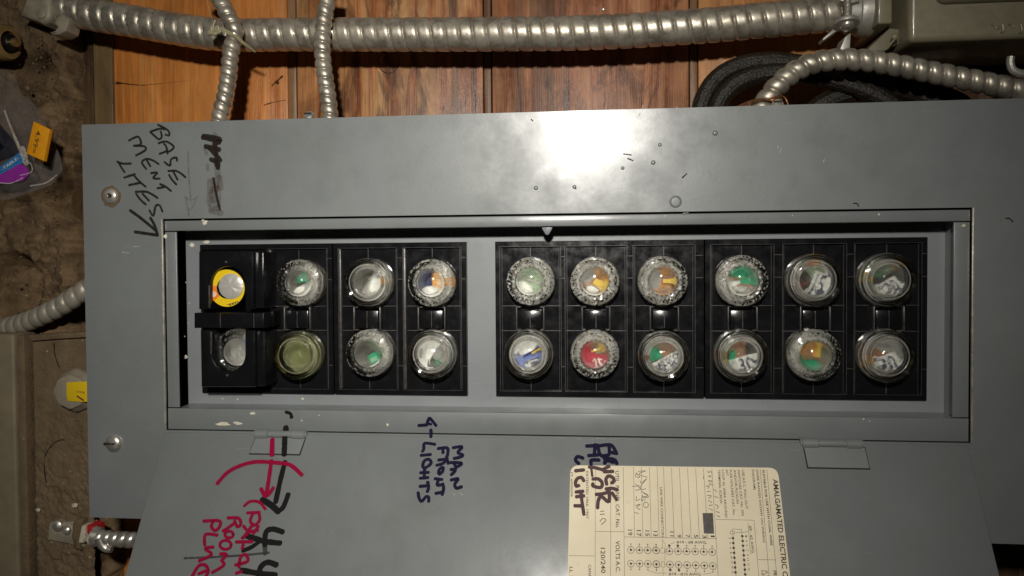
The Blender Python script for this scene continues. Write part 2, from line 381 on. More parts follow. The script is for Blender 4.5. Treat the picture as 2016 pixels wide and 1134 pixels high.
for k in range(900):
    x = random.triangular(-10, 124, 105) if random.random() < .6 else random.uniform(55, 185); y = random.uniform(0, 1140)
    if 60 < x and y > 655 and x < 165 and y < 860 and random.random() < .7: continue
    if x > 118 and y < 850: continue
    p = P(x, y, -.0732); s = random.choice((.0003, .0004, .0005, .0007)) * random.uniform(.7, 1.3); s *= 2.2 if random.random() < .03 else 1
    q = bmesh.new(); bmesh.ops.create_icosphere(q, subdivisions=1, radius=s)
    for v in q.verts: v.co = Vector((v.co.x * random.uniform(.7, 1.3), v.co.y * random.uniform(.7, 1.3), v.co.z * .7)) + p + Vector((0, 0, .0050 * hgt(p.x, p.y, 38) + .0024 * hgt(p.x, p.y, 130)))
    mb.bm(q)
mb.build("rubble", dirt("pale_grit", (.10, .07, .04), (.24, .18, .11), .001), kind='stuff', flat=True)
for (x, y, rr, w) in ((147, 995, .0022, -.0505), (75, 1004, .0018, -.0505)):
    p = P(x, y, w); q = bmesh.new(); bmesh.ops.create_icosphere(q, subdivisions=2, radius=rr)
    for v in q.verts: v.co = Vector((v.co.x, v.co.y * .8, v.co.z * .5)) * (1 + .45 * noise.noise(v.co * 700 + p * 100)) + p
    m = MB().bm(q); tag(m.build("pebble", PEB, None, p), "white chalky crumb just above the cable clamp" if x == 147 else "oval cream flake on the dusty box, left of the white crumb", "crumb", "crumbs caught in the dirt")
# ---------------------------------------------------------------- the fuse panel
U0, U1, V0, V1 = -.0516, .540, -.0600, .1888
FU0, FU1, FV0, FV1 = 0.0, .4800, -.0035, .1289         # trim outline
IU0, IU1, IV0, IV1 = .0090, .4699, .0101, .1214         # opening
panel = thing("fuse_box", (.24, .07, -.083), "grey metal fuse panel with its door hanging open and handwriting all over", "fuse panel")
def plate(xs, ys, holes, w0, w1, extra=None):
    m = MB(); nx, ny = len(xs), len(ys); idx = {}
    for L, w in ((0, w1), (1, w0)):
        for j in range(ny):
            for i in range(nx): idx[i, j, L] = len(m.v); m.v.append(Vector((xs[i], ys[j], w)))
    solid = lambda i, j: 0 <= i < nx - 1 and 0 <= j < ny - 1 and (i, j) not in holes
    for j in range(ny - 1):
        for i in range(nx - 1):
            if not solid(i, j): continue
            A = [(i, j), (i + 1, j), (i + 1, j + 1), (i, j + 1)]
            m.f.append(tuple(idx[a, b, 0] for a, b in A)); m.f.append(tuple(idx[a, b, 1] for a, b in A)[::-1])
            for (di, dj), (p, q) in (((0, -1), (0, 1)), ((1, 0), (1, 2)), ((0, 1), (2, 3)), ((-1, 0), (3, 0))):
                if not solid(i + di, j + dj): m.f.append((idx[(*A[p], 0)], idx[(*A[p], 1)], idx[(*A[q], 1)], idx[(*A[q], 0)]))
    return m
enc = MB(); t = .0015; e0, e1, g0, g1 = U0 + .014, U1 - .014, V0 + .016, V1 - .006
enc.box((e0, g0, WW + .002), (e1, g1, WW + .0035)); enc.box((e0, g0, WW + .0035), (e0 + t, g1, -.0022)); enc.box((e1 - t, g0, WW + .0035), (e1, g1, -.0022))
enc.box((e0 + t, g0, WW + .0035), (e1 - t, g0 + t, -.0022)); enc.box((e0 + t, g1 - t, WW + .0035), (e1 - t, g1, -.0022))
enc.build("enclosure", plain("shade_dark_steel", (.020, .020, .019), .6), panel)  # near-black colour stands in for the shade inside the box
cover = plate([U0, FU0, FU1, U1], [V0, FV0, FV1, V1], {(1, 1)}, -.0018, 0.0).build("cover", PAINT, panel)
def strip(pts, w, name="trim_strip", m=PAINT):
    return MB().prism([p.xy for p in pts], -.0027, w, .0004).build(name, m, cover)
T = -.0014
def R4(x0, x1, y0, y1): return [Vector((x0, y0, 0)), Vector((x1, y0, 0)), Vector((x1, y1, 0)), Vector((x0, y1, 0))]
g = .0005
strip(R4(FU0 + .0014, FU1 - .0014, IV1, FV1 - .0011), T); strip(R4(FU0 + .0014, IU0, IV0 + g, IV1 - g), T - .0003)
strip(R4(IU1, FU1 - .0014, IV0 + g, IV1 - g), T - .0003); strip(R4(FU0 + .0014, FU1 - .0014, FV0 + .0004, IV0), T)
# bare rim of the cut-out, coloured paler for the light its edges catch
for a, b in (((FU0, FV0, 0), (FU0 + .0006, FV1, 0)), ((FU1 - .0006, FV0, 0), (FU1, FV1, 0))):
    MB().box((a[0] - .00025, a[1], -.0017), (b[0] + .00025, b[1], .00025), .0002).build("cut_edge", EDGE, cover)
# dead front (recessed plate round the fuse blocks)
ZD, ZR, ZB = -.0225, -.0198, -.0222
def B(x, y, w=ZR): return P(x, y, w)
BV0, BV1 = B(1100, 781).y, B(1100, 474).y
BL = [(B(395, 600).x, B(655.5, 600).x), (B(657, 600).x, B(919, 600).x), (B(975, 600).x, B(1386, 600).x), (B(1388, 600).x, B(1826, 600).x)]
dx0, dx1, dy0, dy1 = P(368, 600, ZD).x, IU1 + .004, IV0 - .0010, IV1 + .004
dead = plate([dx0, BL[0][0], BL[1][1], BL[2][0], BL[3][1], dx1], [dy0, BV0, BV1, dy1], {(1, 1), (3, 1)}, ZD - .0015, ZD).build("dead_front", PAINT2, panel)
sh = MB()   # folded lower side wall of the recess
sh.box((IU0 - .003, IV0 - .0022, ZD - .002), (dx1, IV0 - .0004, -.0036)); sh.build("recess_wall", PAINT2, panel)
MB().box((IU1 + .004, dy0, ZD - .0015), (IU1 + .0052, dy1, -.0036)).build("recess_wall", PAINT2, panel)
lt = P(1077, 452, T if False else -.0025)
MB().prism([(lt.x - .0032, lt.y + .004), (lt.x + .0032, lt.y + .004), (lt.x + .0030, lt.y + .0005), (lt.x + .0008, lt.y - .0030), (lt.x - .0008, lt.y - .0030), (lt.x - .0030, lt.y + .0005)], -.0046, -.0036, .0003).build("latch_tip", PAINT2, panel)
# screws that hold the cover
def robertson(p, r, m, parent, name, slot='square', ang=.3, ax=Vector((0, 0, 1))):
    def prof(h=.0022): return [(r, 0), (r, h * .25), (r * .93, h * .6), (r * .7, h * .9), (r * .42, h), (r * .36, h * .98)]
    s = MB().lathe(p, [(r, 0), (r, .0005), (r * .93, .0013), (r * .72, .0020), (r * .36, .0023), (r * .33, .0012), (0, .0011)] if slot == 'square' else [(r, 0), (r, .0005), (r * .95, .0014), (r * .78, .0024), (r * .45, .0030), (0, .0032)], 28, ax, (lambda k, rr, z, a, i: (rr * (1.25 if k in (4, 5) and i % 7 == 0 else .95 if k in (4, 5) else 1), z)) if slot == 'square' else None)
    o = s.build(name, m, parent); return o
s1 = robertson(P(219, 386), .0048, ZINC, panel, "cover_screw")
s2 = robertson(P(225, 872), .0056, ZINC, panel, "cover_screw", 'slot')
MB().box(P(225, 872) + Vector((-.0054, -.0006, .0012)), P(225, 872) + Vector((.0022, .0006, .00318)), .0001).build("screw_slot", GAP, s2)
MB().box(P(219, 386) + Vector((-.0013, -.0013, .0008)), P(219, 386) + Vector((.0013, .0013, .0013)), .0001, 1).build("square_socket", GAP, s1)  # dark block stands in for the shade in the socket recess
m = MB(); m.disc(P(219, 387) + Vector((0, 0, .0002)), .0066, 22, jit=.08); m.build("rust_ring", ink("thin_rust", (.16, .11, .06), .42), cover, flat=True)
# small lumps, dents and chips
for x, y, rr in ((1408, 262, .0016), (1299, 285, .0011), (1286, 320, .0014), (1226, 331, .0011), (1131, 368, .0012), (1055, 370, .0013)):
    MB().dome(P(x, y), rr, rr * .55, 14).build("paint_blister", PAINT, cover)
MB().lathe(P(1330, 397), [(.0036, 0), (.0033, .0006), (.0029, .0007), (.0024, .0001), (0, .0002)], 24).build("round_dimple", PAINT, cover)
m = MB(); k = 0
def chip(x, y, r, w, f=None, sx=1.0):
    p = P(x, y, w) if f is None else f(x, y, w); m.disc(p, px(r), 9, Vector((0, 0, 1)) if f is None else DN, jit=.35, sx=sx)
for x, y, r, sx in ((404, 437, 5, 1.2), (399, 434, 2.5, 1), (326, 466, 4, 1.1), (320, 497, 2, 1), (497, 814, 3, 2), (594, 828, 1.5, 1), (628, 818, 1.2, 1), (440, 835, 4, 4.2), (468, 833, 3, 3), (1897, 444, 3, 1), (1700, 825, 1.4, 1), (1712, 829, 1.4, 1), (1730, 422, 1.6, 1), (1310, 425, 1.5, 1), (1560, 424, 1.1, 1)):
    chip(x, y, r, T + .0002, None, sx)
for x, y, r in ((321, 600, 1.6), (320.5, 615, 2), (321, 625, 2.4), (322, 634, 2.6)): chip(x, y, r, T + .0004, None, .8)
m.build("paint_chip", CHIP, cover, kind="stuff", flat=True)
m = MB()
for x, y, r, sx in ((378, 483, 5, 1), (406, 476, 3.5, 2.4), (366, 702, 4.4, 1), (363, 662, 2, 1), (373, 597, 1.5, 1), (371, 636, 1.4, 1), (595, 470, 1.5, 1), (468, 786, 1.7, 1), (415, 796, 1.4, 1), (596, 785, 3, 1.1), (763, 836, 3, 1), (438, 785, 1.3, 1), (366, 556, 1.2, 1)):
    chip(x, y, r, ZD + .0002 if y < 800 else T + .0003, None, sx)
m.build("paint_chip", CHIP, dead, kind="stuff", flat=True)
m = MB()   # scratches in the enamel
for x, y, l, a in ((1265, 216, 9, 1.5), (1258, 228, 6, 1.2), (1330, 218, 8, 1.2), (1340, 222, 6, 1.9), (1322, 232, 7, 1.3), (1536, 300, 8, 1.3), (1531, 292, 4, 1.3), (1621, 320, 7, 1.3), (905, 970, 8, -.7), (892, 972, 4, -.6), (1345, 420, 10, .1), (262, 486, 12, .1), (240, 496, 14, -.2), (1660, 890, 5, .8)):
    f = (lambda X, Y: D(X, Y, .0002)) if y > 860 else (lambda X, Y: P(X, Y, .0002))
    m.stroke([f(x, y), f(x + l * math.cos(a), y - l * math.sin(a))], px(1.1), DN if y > 860 else Vector((0, 0, 1)), .4)
m.build("scratch", ink("bright_scratch", (.55, .54, .5), .3), cover, kind="stuff", flat=True)
m = MB()
for pts in ([(1228, 303), (1243, 305)], [(1236, 312), (1246, 316)], [(1343, 350), (1352, 342)], [(1680, 400), (1688, 401), (1690, 406)], [(1980, 430), (1987, 430), (1994, 436)], [(1128, 367), (1134, 372)], [(1046, 235), (1049, 238)]):
    m.stroke([P(x, y, .0002) for x, y in pts], px(2.2), Vector((0, 0, 1)), .3)
m.build("scuff_mark", INK_B, cover, kind="stuff", flat=True)

# ---------------------------------------------------------------- handwriting on the cover
class Ink:
    def __init__(s, ox, oy, sc, f, n, e=.00018): s.o = (ox, oy, sc); s.f = f; s.n = n; s.e = e; s.mb = MB()
    def at(s, x, y): return s.f(s.o[0] + x * s.o[2], s.o[1] + y * s.o[2], s.e)
    def st(s, wd, *strokes):
        for q in strokes:
            s.mb.stroke([s.at(*p) for p in q], wd * s.o[2] * .315e-3, s.n); s.e += .000022
        return s
    def ring(s, wd, x, y, r, ry=None):
        ry = ry or r; return s.st(wd, [(x + r * math.cos(a), y + ry * math.sin(a)) for a in [i * .7 for i in range(10)]])
Z = Vector((0, 0, 1)); cw = lambda x, y, e: P(x, y, e)
i = Ink(220, 235, .2116, cw, Z)
i.st(20, [(430, 50), (520, 100), (535, 148), (500, 142)], [(358, 115), (440, 88), (500, 92)], [(360, 118), (400, 155), (440, 185), (465, 160), (455, 110)],
     [(435, 222), (500, 205), (560, 235), (575, 265), (525, 300), (505, 250), (485, 225)], [(445, 320), (520, 292)], [(520, 318), (508, 290)],
     [(490, 395), (540, 430), (552, 372), (600, 355), (606, 385)], [(525, 480), (590, 478), (640, 500), (685, 538)], [(575, 492), (612, 560)], [(533, 515), (560, 560), (600, 605)],
     [(160, 195), (245, 160), (270, 230), (205, 245)], [(210, 245), (300, 250), (312, 285), (225, 335)], [(320, 460), (280, 400), (320, 368), (380, 380), (435, 415)], [(325, 380), (358, 435)],
     [(365, 500), (422, 495), (385, 545), (445, 550)], [(425, 640), (490, 628)], [(450, 602), (500, 625), (550, 665)],
     [(50, 392), (100, 410), (178, 410)], [(62, 398), (85, 440), (118, 490)], [(115, 540), (215, 508)], [(205, 520), (260, 580), (315, 625)], [(160, 610), (265, 588)],
     [(220, 672), (320, 672), (380, 700), (425, 730)], [(285, 690), (345, 755)], [(225, 690), (265, 745), (315, 790)], [(350, 845), (385, 895), (408, 805), (445, 800), (470, 855)])
i.st(28, [(170, 845), (260, 910), (340, 975), (412, 1035)], [(215, 1045), (425, 1076)], [(358, 915), (395, 980), (425, 1076)])
i.st(42, [(845, 165), (930, 185), (1000, 212)], [(850, 152), (960, 170), (1008, 190), (950, 232)], [(870, 250), (940, 262), (1000, 280)], [(905, 265), (950, 310), (1010, 380)], [(920, 370), (985, 400), (985, 450)], [(962, 250), (972, 330), (975, 430)])
i.st(22, [(945, 545), (970, 690), (1005, 835)])
i.mb.build("marker_writing", INK_B, cover, flat=True)
i = Ink(220, 235, .2116, cw, Z, .00010)
i.st(16, [(712, 300), (715, 500), (735, 745)], [(680, 720), (735, 752), (798, 722)], [(690, 740), (708, 830), (740, 835), (785, 745)], [(712, 840), (716, 900)])
i.st(60, [(975, 400), (985, 520), (975, 620)], [(915, 570), (915, 660), (925, 720)], [(910, 700), (915, 790), (970, 790)], [(1000, 540), (1010, 640)], [(920, 850), (1020, 870)], [(985, 640), (990, 720), (985, 830)], [(950, 560), (960, 650), (955, 760)], [(940, 640), (930, 840)]).st(34, [(890, 420), (895, 470)], [(955, 130), (985, 170)], [(865, 280), (885, 320)])
i.mb.build("faded_marker", INK_S, cover, flat=True)
i = Ink(360, 800, .2945, lambda x, y, e: P(x, y, T + e), Z, .0004); i.st(22, [(690, 38), (718, 48), (728, 72)]).st(20, [(722, 70), (724, 76)])
i.o = (800, 810, .1675); i.mb.build("marker_dot", INK_K, cover, flat=True)
i = Ink(800, 810, .1675, lambda x, y, e: P(x, y, T + e), Z, .0004); i.st(36, [(145, 165), (240, 158)], [(238, 158), (268, 82), (300, 105), (348, 165)]).st(30, [(240, 140), (290, 150)]); i.mb.build("marker_writing", INK_P, cover, flat=True)

# ---------------------------------------------------------------- the open door
dl, dr = .0009, .4768; dlen = .135
def dpt(u, s, e=0.0): return Vector((u, DH, DW)) + DV * s + DN * e
m = MB(); lip = .004
m.prism([dpt(dl, 0), dpt(dr, 0), dpt(dr + .001, dlen), dpt(dl - .001, dlen)], -.0014, 0.0, .0005, DN)
door = m.build("door", PAINT, panel)
m = MB()
for u in (dl, dr - .0016): MB().prism([dpt(u, .004), dpt(u + .0016, .004), dpt(u + .0016, dlen - .002), dpt(u, dlen - .002)], -.011, -.0014, 0, DN).build("folded_edge", PAINT, door)
def hinge(x0, x1, y1, kn, skew=0):
    a0, a1 = D(x0, 868).x, D(x1, 868).x; s1 = (D(x0, y1) - dpt(D(x0, y1).x, 0)).length
    lf = MB().prism([dpt(a0, .0028), dpt(a1, .0028), dpt(a1 - skew, s1), dpt(a0 - skew, s1)], 0, .0007, 0, DN).build("hinge_leaf", PAINT, door)
    sh = MB().prism([dpt(a0 - .0006, .0022), dpt(a1 + .0006, .0022), dpt(a1 + .0006 - skew, s1 + .0007), dpt(a0 - .0006 - skew, s1 + .0007)], 0, .00012, 0, DN).build("hinge_gap", GAP, door, flat=True)
    for k0, k1 in kn:
        c0, c1 = D(k0, 864).x, D(k1, 864).x
        MB().lathe((c0, DH - .0005, DW + .0002), [(0, 0), (.0026, 0), (.0031, .0004), (.0031, c1 - c0 - .0004), (.0026, c1 - c0), (0, c1 - c0)], 20, (1, 0, 0)).build("hinge_knuckle", PAINT, door)
    c0, c1 = D(kn[0][0] - 3, 864).x, D(kn[-1][1] + 3, 864).x
    MB().lathe((c0, DH - .0005, DW - .0005), [(0, 0), (.0024, 0), (.0024, c1 - c0), (0, c1 - c0)], 16, (1, 0, 0)).build("hinge_pin", PAINT, door)
hinge(503, 600, 893, ((502, 527), (574, 600)), .0018); hinge(1581, 1699, 920, ((1577, 1609), (1662, 1694)), -.0008)
dk = lambda x, y, e: D(x, y, e)
i = Ink(360, 800, .2945, dk, DN, .00095)
i.st(36, [(688, 138), (685, 172)], [(682, 186), (680, 250), (677, 320)])
i.e = .0003; i.st(34, [(682, 372), (650, 500), (620, 640)]).st(38, [(530, 622), (590, 660), (640, 705)]).st(32, [(640, 700), (672, 670), (704, 588)])
i.st(34, [(668, 840), (600, 820), (555, 842), (548, 925)], [(650, 914), (590, 908), (540, 900), (425, 866)], [(625, 1060), (565, 1042), (520, 1075), (505, 1140)], [(620, 1128), (500, 1115), (390, 1095)]).st(26, [(515, 900), (460, 940), (400, 965)])
i.mb.build("marker_writing", INK_K, door, flat=True)
i = Ink(360, 800, .2945, dk, DN, .00018)
i.st(14, [(10, 1015), (200, 1008), (400, 995), (575, 978)]).st(30, [(548, 930), (550, 985)]); i.mb.build("marker_smear", INK_G, door, flat=True)
i = Ink(360, 800, .2945, dk, DN, .00095); i.st(34, [(598, 222), (595, 322)])
i.e = .0005
i.st(26, [(230, 515), (300, 440), (400, 390), (500, 370), (640, 378), (720, 393), (795, 458)], [(592, 362), (575, 480), (556, 598)], [(522, 550), (556, 600), (604, 545)])
i.st(19, [(410, 665), (450, 635), (510, 640), (550, 685)])
i.st(20, [(430, 712), (512, 708)], [(508, 712), (512, 760), (478, 795), (450, 765), (468, 716)], [(470, 785), (400, 880)], [(405, 800), (440, 835), (500, 828)], [(505, 800), (470, 850)], [(355, 906), (462, 904)], [(440, 845), (395, 880)], [(402, 925), (396, 950)],
     [(350, 1060), (432, 1035), (418, 990), (384, 1010), (374, 1075)], [(355, 1115), (390, 1104)],
     [(300, 745), (372, 748), (386, 788), (362, 802), (345, 765)], [(350, 775), (310, 805), (268, 832)], [(250, 985), (292, 990), (258, 1028)], [(258, 1030), (272, 1062), (195, 1110)],
     [(138, 766), (240, 764), (246, 800), (215, 830), (190, 802), (200, 770)], [(228, 860), (150, 856), (145, 928)], [(202, 940), (148, 950), (190, 990), (108, 1032)], [(60, 1136), (105, 1065), (150, 1062), (168, 1100), (150, 1140)], [(105, 1118), (150, 1100)])
i.ring(18, 308, 856, 28, 22); i.ring(18, 284, 925, 38, 30)
i.mb.build("marker_writing", INK_R, door, flat=True)
i = Ink(800, 810, .1675, dk, DN, .0002)
i.st(36, [(288, 215), (288, 300)], [(335, 386), (215, 375), (205, 440), (188, 470)], [(172, 516), (285, 506)], [(262, 640), (292, 600), (262, 562), (212, 580), (192, 640), (215, 668)], [(165, 720), (262, 716)], [(160, 785), (255, 776)], [(240, 650), (212, 690), (212, 780)],
     [(160, 880), (240, 874)], [(250, 830), (262, 890), (246, 942)], [(138, 955), (150, 1020), (180, 1055), (230, 1003), (262, 1010), (262, 1058)],
     [(372, 436), (482, 430), (482, 520)], [(430, 432), (430, 485)], [(378, 570), (480, 560)], [(472, 530), (492, 612)], [(470, 575), (420, 615), (355, 632)], [(378, 728), (388, 680), (430, 658), (425, 705), (388, 738)], [(335, 790), (420, 800)], [(380, 800), (362, 862), (435, 858)], [(345, 962), (430, 948)], [(425, 850), (438, 905), (420, 978)],
     [(548, 426), (655, 414), (605, 480), (662, 512), (635, 535), (560, 552)], [(515, 600), (650, 606), (590, 650), (560, 610)], [(582, 640), (570, 700), (525, 745)], [(522, 682), (572, 680)], [(525, 805), (608, 790), (570, 850), (585, 900), (650, 884)])
i.mb.build("marker_writing", INK_P, door, flat=True)
# printed rating sheet
le = .0002
cs = [(1123, 916), (1531, 921), (1562, 1190), (1116, 1190)]
def rnd(pts, r, f):
    out = []; n = len(pts)
    for k in range(n):
        a, b, c = [Vector(pts[j % n]) for j in (k - 1, k, k + 1)]; d0 = (a - b).normalized(); d1 = (c - b).normalized()
        for t in range(6):
            q = t / 5; out.append(f(*((b + d0 * r * (1 - q) ** 2 + d1 * r * q ** 2))))
    return out
sheet = MB().prism(rnd(cs, 18, lambda x, y: D(x, y, le)), -.00015, .0001, 0, DN).build("rating_sheet", PAPER, door, flat=True)
pe = le + .00018
def Fp(x, y): return D(1285 + x * .1975, 910 + y * .1975, pe)
def Ep(x, y): return D(1115 + x * .1976, 910 + y * .1976, pe)
m = MB(); RT = Vector((1, 0, 0))
for f, txt, a, b, cap, bold in (
    (Fp, "AMALGAMATED ELECTRIC C", (1198, 168), (1298, 1138), 46, 1), (Fp, "SUITABLE FOR USE WITH CU/AL WIRE", (1092, 76), (1175, 830), 21, 1), (Fp, "(WIRE RANGES SHOWN ON WIRING", (1030, 74), (1100, 800), 21, 0), (Fp, "DIAGRAM)", (988, 74), (1006, 275), 21, 0),
    (Fp, "USE A.E.C. PULL-OUT", (888, 74), (926, 466), 22, 0), (Fp, "SWITCHES CAT. No. 302", (845, 74), (888, 536), 22, 0), (Fp, "AND/OR PLUG-IN", (806, 74), (836, 412), 22, 0), (Fp, "FUSE HOLDERS CAT. No.", (766, 74), (800, 532), 22, 0), (Fp, "30T.", (727, 74), (734, 138), 22, 0), (Fp, "LOOP AL WIRE AROUND", (688, 74), (722, 552), 22, 0), (Fp, "TERMINAL SCREW.", (649, 74), (672, 420), 22, 0),
    (Fp, "#8 - #2 AWG.", (960, 632), (988, 912), 25, 0), (Fp, "LINE WIRE CONNECTORS", (72, 250), (90, 748), 22, 0),
    (Ep, "UTIL. PANEL CAT. No.", (488, 86), (494, 655), 36, 0), (Ep, "PATENTED 1966, 1967", (195, 90), (197, 562), 24, 0), (Ep, "PT. #3000208", (44, 100), (44, 342), 19, 0), (Ep, "VOLTS A.C.", (490, 782), (494, 1096), 40, 0), (Ep, "120/240", (342, 852), (346, 1104), 42, 0), (Ep, "CANADA", (220, 1020), (221, 1215), 26, 0), (Ep, "LL 1", (32, 1042), (32, 1140), 30, 0),
    (Ep, "19", (612, 672), (614, 728), 42, 0), (Ep, "17", (700, 676), (702, 738), 42, 0), (Ep, "15", (786, 680), (788, 736), 40, 0), (Ep, "13", (866, 686), (868, 738), 40, 0),
    (Fp, "11", (172, 690), (174, 738), 36, 0), (Fp, "9", (244, 720), (246, 750), 38, 0), (Fp, "7", (328, 720), (330, 750), 38, 0), (Fp, "5", (412, 722), (414, 754), 38, 0), (Fp, "3", (496, 724), (498, 756), 38, 0), (Fp, "1", (578, 730), (579, 746), 38, 0),
    (Fp, "PROV", (1200, 1080), (1215, 1200), 30, 1), (Fp, "(L'E", (1122, 1078), (1130, 1160), 24, 0), (Fp, "LES", (1084, 1078), (1090, 1160), 24, 0)):
    A, Bq = f(*a), f(*b); put_text(m, txt, A, Bq, RT, cap * .1975 * .295e-3, bold)
for k, (n, y) in enumerate(zip("1 3 5 7 9 11 13 15".split(), (737, 783, 828, 877, 925, 965, 1014, 1062))): put_text(m, n, Fp(922 + k * 4, y - 8), Fp(923 + k * 4, y + 8 + 8 * (len(n) - 1)), RT, 16 * .1975 * .295e-3)
for k, (n, y) in enumerate(zip("2 4 6 8 10 12 14 16".split(), (757, 803, 855, 903, 945, 992, 1042, 1090))): put_text(m, n, Fp(760 + k * 4, y - 8), Fp(761 + k * 4, y + 8 + 8 * (len(n) - 1)), RT, 16 * .1975 * .295e-3)
up = -DV
put_text(m, "#14 - #8 AWG.", Fp(238, 808), Fp(543, 814), up, 26 * .1975 * .295e-3); put_text(m, "#14 - #10 AWG", Fp(160, 1126), Fp(478, 1132), up, 26 * .1975 * .295e-3)
def ln(f, a, b, w=3.2):
    m.stroke([f(*a), f(*b)], w * .1975 * .295e-3, DN, 0)
for a, b in (((290, 60), (286, 1400)), ((443, 50), (441, 1400)), ((567, 50), (582, 1400)), ((670, 50), (678, 745)), ((747, 50), (762, 748)), ((828, 50), (846, 750)), ((904, 50), (925, 750)), ((968, 50), (994, 750)), ((25, 930), (282, 934)), ((288, 690), (572, 693)), ((576, 744), (1000, 752))): ln(Ep, a, b)
for a, b in (((187, 55), (214, 752)), ((266, 55), (298, 755)), ((347, 57), (384, 757)), ((428, 60), (466, 760)), ((506, 62), (552, 762)), ((590, 64), (668, 1400)), ((0, 750), (640, 762)), ((630, 570), (1010, 578)), ((1010, 578), (1080, 1400)), ((1072, 72), (1182, 1400)), ((1138, 76), (1262, 1400)), ((1050, 970), (1230, 974)), ((950, 608), (975, 915)), ((893, 737), (940, 1400)), ((800, 700), (850, 1400)), ((890, 735), (886, 672)), ((886, 670), (793, 666)), ((793, 668), (795, 690)), ((952, 693), (830, 702))): ln(Fp, a, b)
for a, b in (((772, 690), (816, 690)), ((816, 690), (818, 714)), ((818, 714), (774, 714)), ((774, 714), (772, 690))): ln(Fp, a, b)
e0_ = pe
def circ(f, x, y, tick):
    c = f(x, y); s = .1975 * .295e-3; m.disc(c, 33 * s, 24, DN, 29 * s); m.disc(c + DN * .00002, 11 * s, 12, DN); ln(f, (x, y), (x, y + 55 * tick), 2.6); m.disc(f(x, y + 58 * tick) + DN * .00001, 6 * s, 8, DN)
for x, y in ((643, 873), (727, 875), (810, 877), (893, 878)): circ(Ep, x, y, -1)
for x, y in ((35, 880), (167, 887), (253, 887), (338, 888), (423, 890), (508, 892), (592, 895)): circ(Fp, x, y, -1)
for x, y in ((643, 1010), (730, 1010), (813, 1013), (897, 1015)): circ(Ep, x, y, 1)
for x, y in ((37, 1018), (172, 1020), (258, 1023), (343, 1025), (430, 1027), (515, 1030), (600, 1035)): circ(Fp, x, y, 1)
ln(Ep, (643, 873), (930, 880), 2.4); ln(Ep, (643, 1010), (930, 1016), 2.4); ln(Fp, (116, 886), (592, 895), 2.4); ln(Fp, (116, 1020), (600, 1035), 2.4)
for f, x, y in ((Ep, 960, 880), (Ep, 963, 1018)):
    for a, b in (((x - 18, y - 25), (x + 18, y - 25)), ((x + 18, y - 25), (x + 18, y + 25)), ((x + 18, y + 25), (x - 18, y + 25)), ((x - 18, y + 25), (x - 18, y - 25))): ln(f, a, b, 3)
for f, a, b in ((Fp, (98, 855), (96, 770)), (Fp, (98, 772), (128, 830)), (Fp, (128, 830), (120, 980)), (Fp, (103, 1045), (104, 1200)), (Fp, (180, 815), (225, 795)), (Ep, (820, 1080), (900, 1105)), (Ep, (900, 1105), (1000, 1105)), (Fp, (500, 1118), (592, 1102))): ln(f, a, b, 2.6)
for x, y in ((165, 832), (250, 832), (175, 1074), (262, 1076)): m.disc(Fp(x, y) + DN * .00003, 12 * .1975 * .295e-3, 12, DN)
for k in range(9): m.disc(Fp(893 + 3.7 * k, 737 + 47.6 * k) + DN * .00002, 12 * .1975 * .295e-3, 12, DN); m.disc(Fp(800 + 3.6 * k, 757 + 48.7 * k) + DN * .00002, 12 * .1975 * .295e-3, 12, DN)
for t in m.v: t += DN * random.uniform(0, .000012) * 0
m.build("sheet_print", PRINT, door, kind="stuff", flat=True)
q = [Fp(497, 507), Fp(600, 507), Fp(612, 713), Fp(510, 710)]
MB().prism([p + DN * .00006 for p in q], 0, .0001, 0, DN).build("dark_patch", plain("dark_tape", (.055, .043, .035), .5, 0, 200, .3), door, flat=True)
i = Ink(1115, 910, .1976, dk, DN, pe + .00004)
i.st(6, [(716, 92), (792, 86), (722, 118), (806, 150)], [(735, 185), (745, 210)], [(760, 200), (800, 165), (740, 240), (752, 275), (790, 262)], [(745, 290), (815, 330), (760, 345)], [(765, 350), (815, 350), (810, 330), (770, 310)], [(760, 330), (748, 380), (790, 370)])
i.ring(6, 793, 425, 24, 28); i.st(6, [(700, 105), (690, 140), (735, 150), (700, 110)], [(655, 240), (730, 235)], [(690, 215), (735, 260)], [(690, 280), (735, 270)], [(700, 340), (695, 380), (730, 370)], [(690, 430), (735, 420), (700, 450), (735, 470)], [(680, 500), (720, 510)])
i.st(7, [(340, 490), (375, 485)], [(335, 520), (380, 515)], [(335, 590), (360, 560), (395, 575), (350, 620)])
i.o = (1285, 910, .1975)
i.st(5, [(545, 85), (560, 105), (575, 85), (590, 110)], [(550, 140), (590, 135)], [(565, 130), (575, 150)], [(555, 180), (590, 185), (575, 200), (555, 182)], [(560, 215), (600, 225)], [(510, 130), (505, 165)], [(530, 240), (565, 235), (550, 260)], [(540, 290), (575, 290)], [(545, 330), (585, 335), (560, 360)], [(555, 380), (590, 400)], [(560, 430), (595, 425)], [(565, 460), (600, 480)], [(610, 270), (640, 290)], [(615, 340), (650, 350)], [(625, 420), (655, 440), (640, 460)], [(630, 490), (665, 500)], [(640, 530), (670, 545)])
i.mb.build("pencil_note", PENCIL, door, kind="stuff", flat=True)
i = Ink(1115, 865, .15, dk, DN, .0006)
i.st(44, [(265, 86), (400, 82)], [(378, 66), (368, 200)], [(410, 72), (432, 180)], [(440, 82), (590, 76), (660, 188)], [(562, 92), (560, 195), (500, 212)], [(292, 212), (420, 202)], [(325, 325), (330, 272), (430, 270)], [(430, 190), (510, 240), (560, 258)], [(500, 312), (560, 255), (640, 272), (662, 318)], [(600, 172), (660, 182)], [(165, 318), (120, 270), (150, 225), (220, 246)], [(500, 262), (620, 300)])
i.mb.build("marker_writing", INK_P, door, flat=True)
i = Ink(1115, 865, .15, dk, DN, .0006)
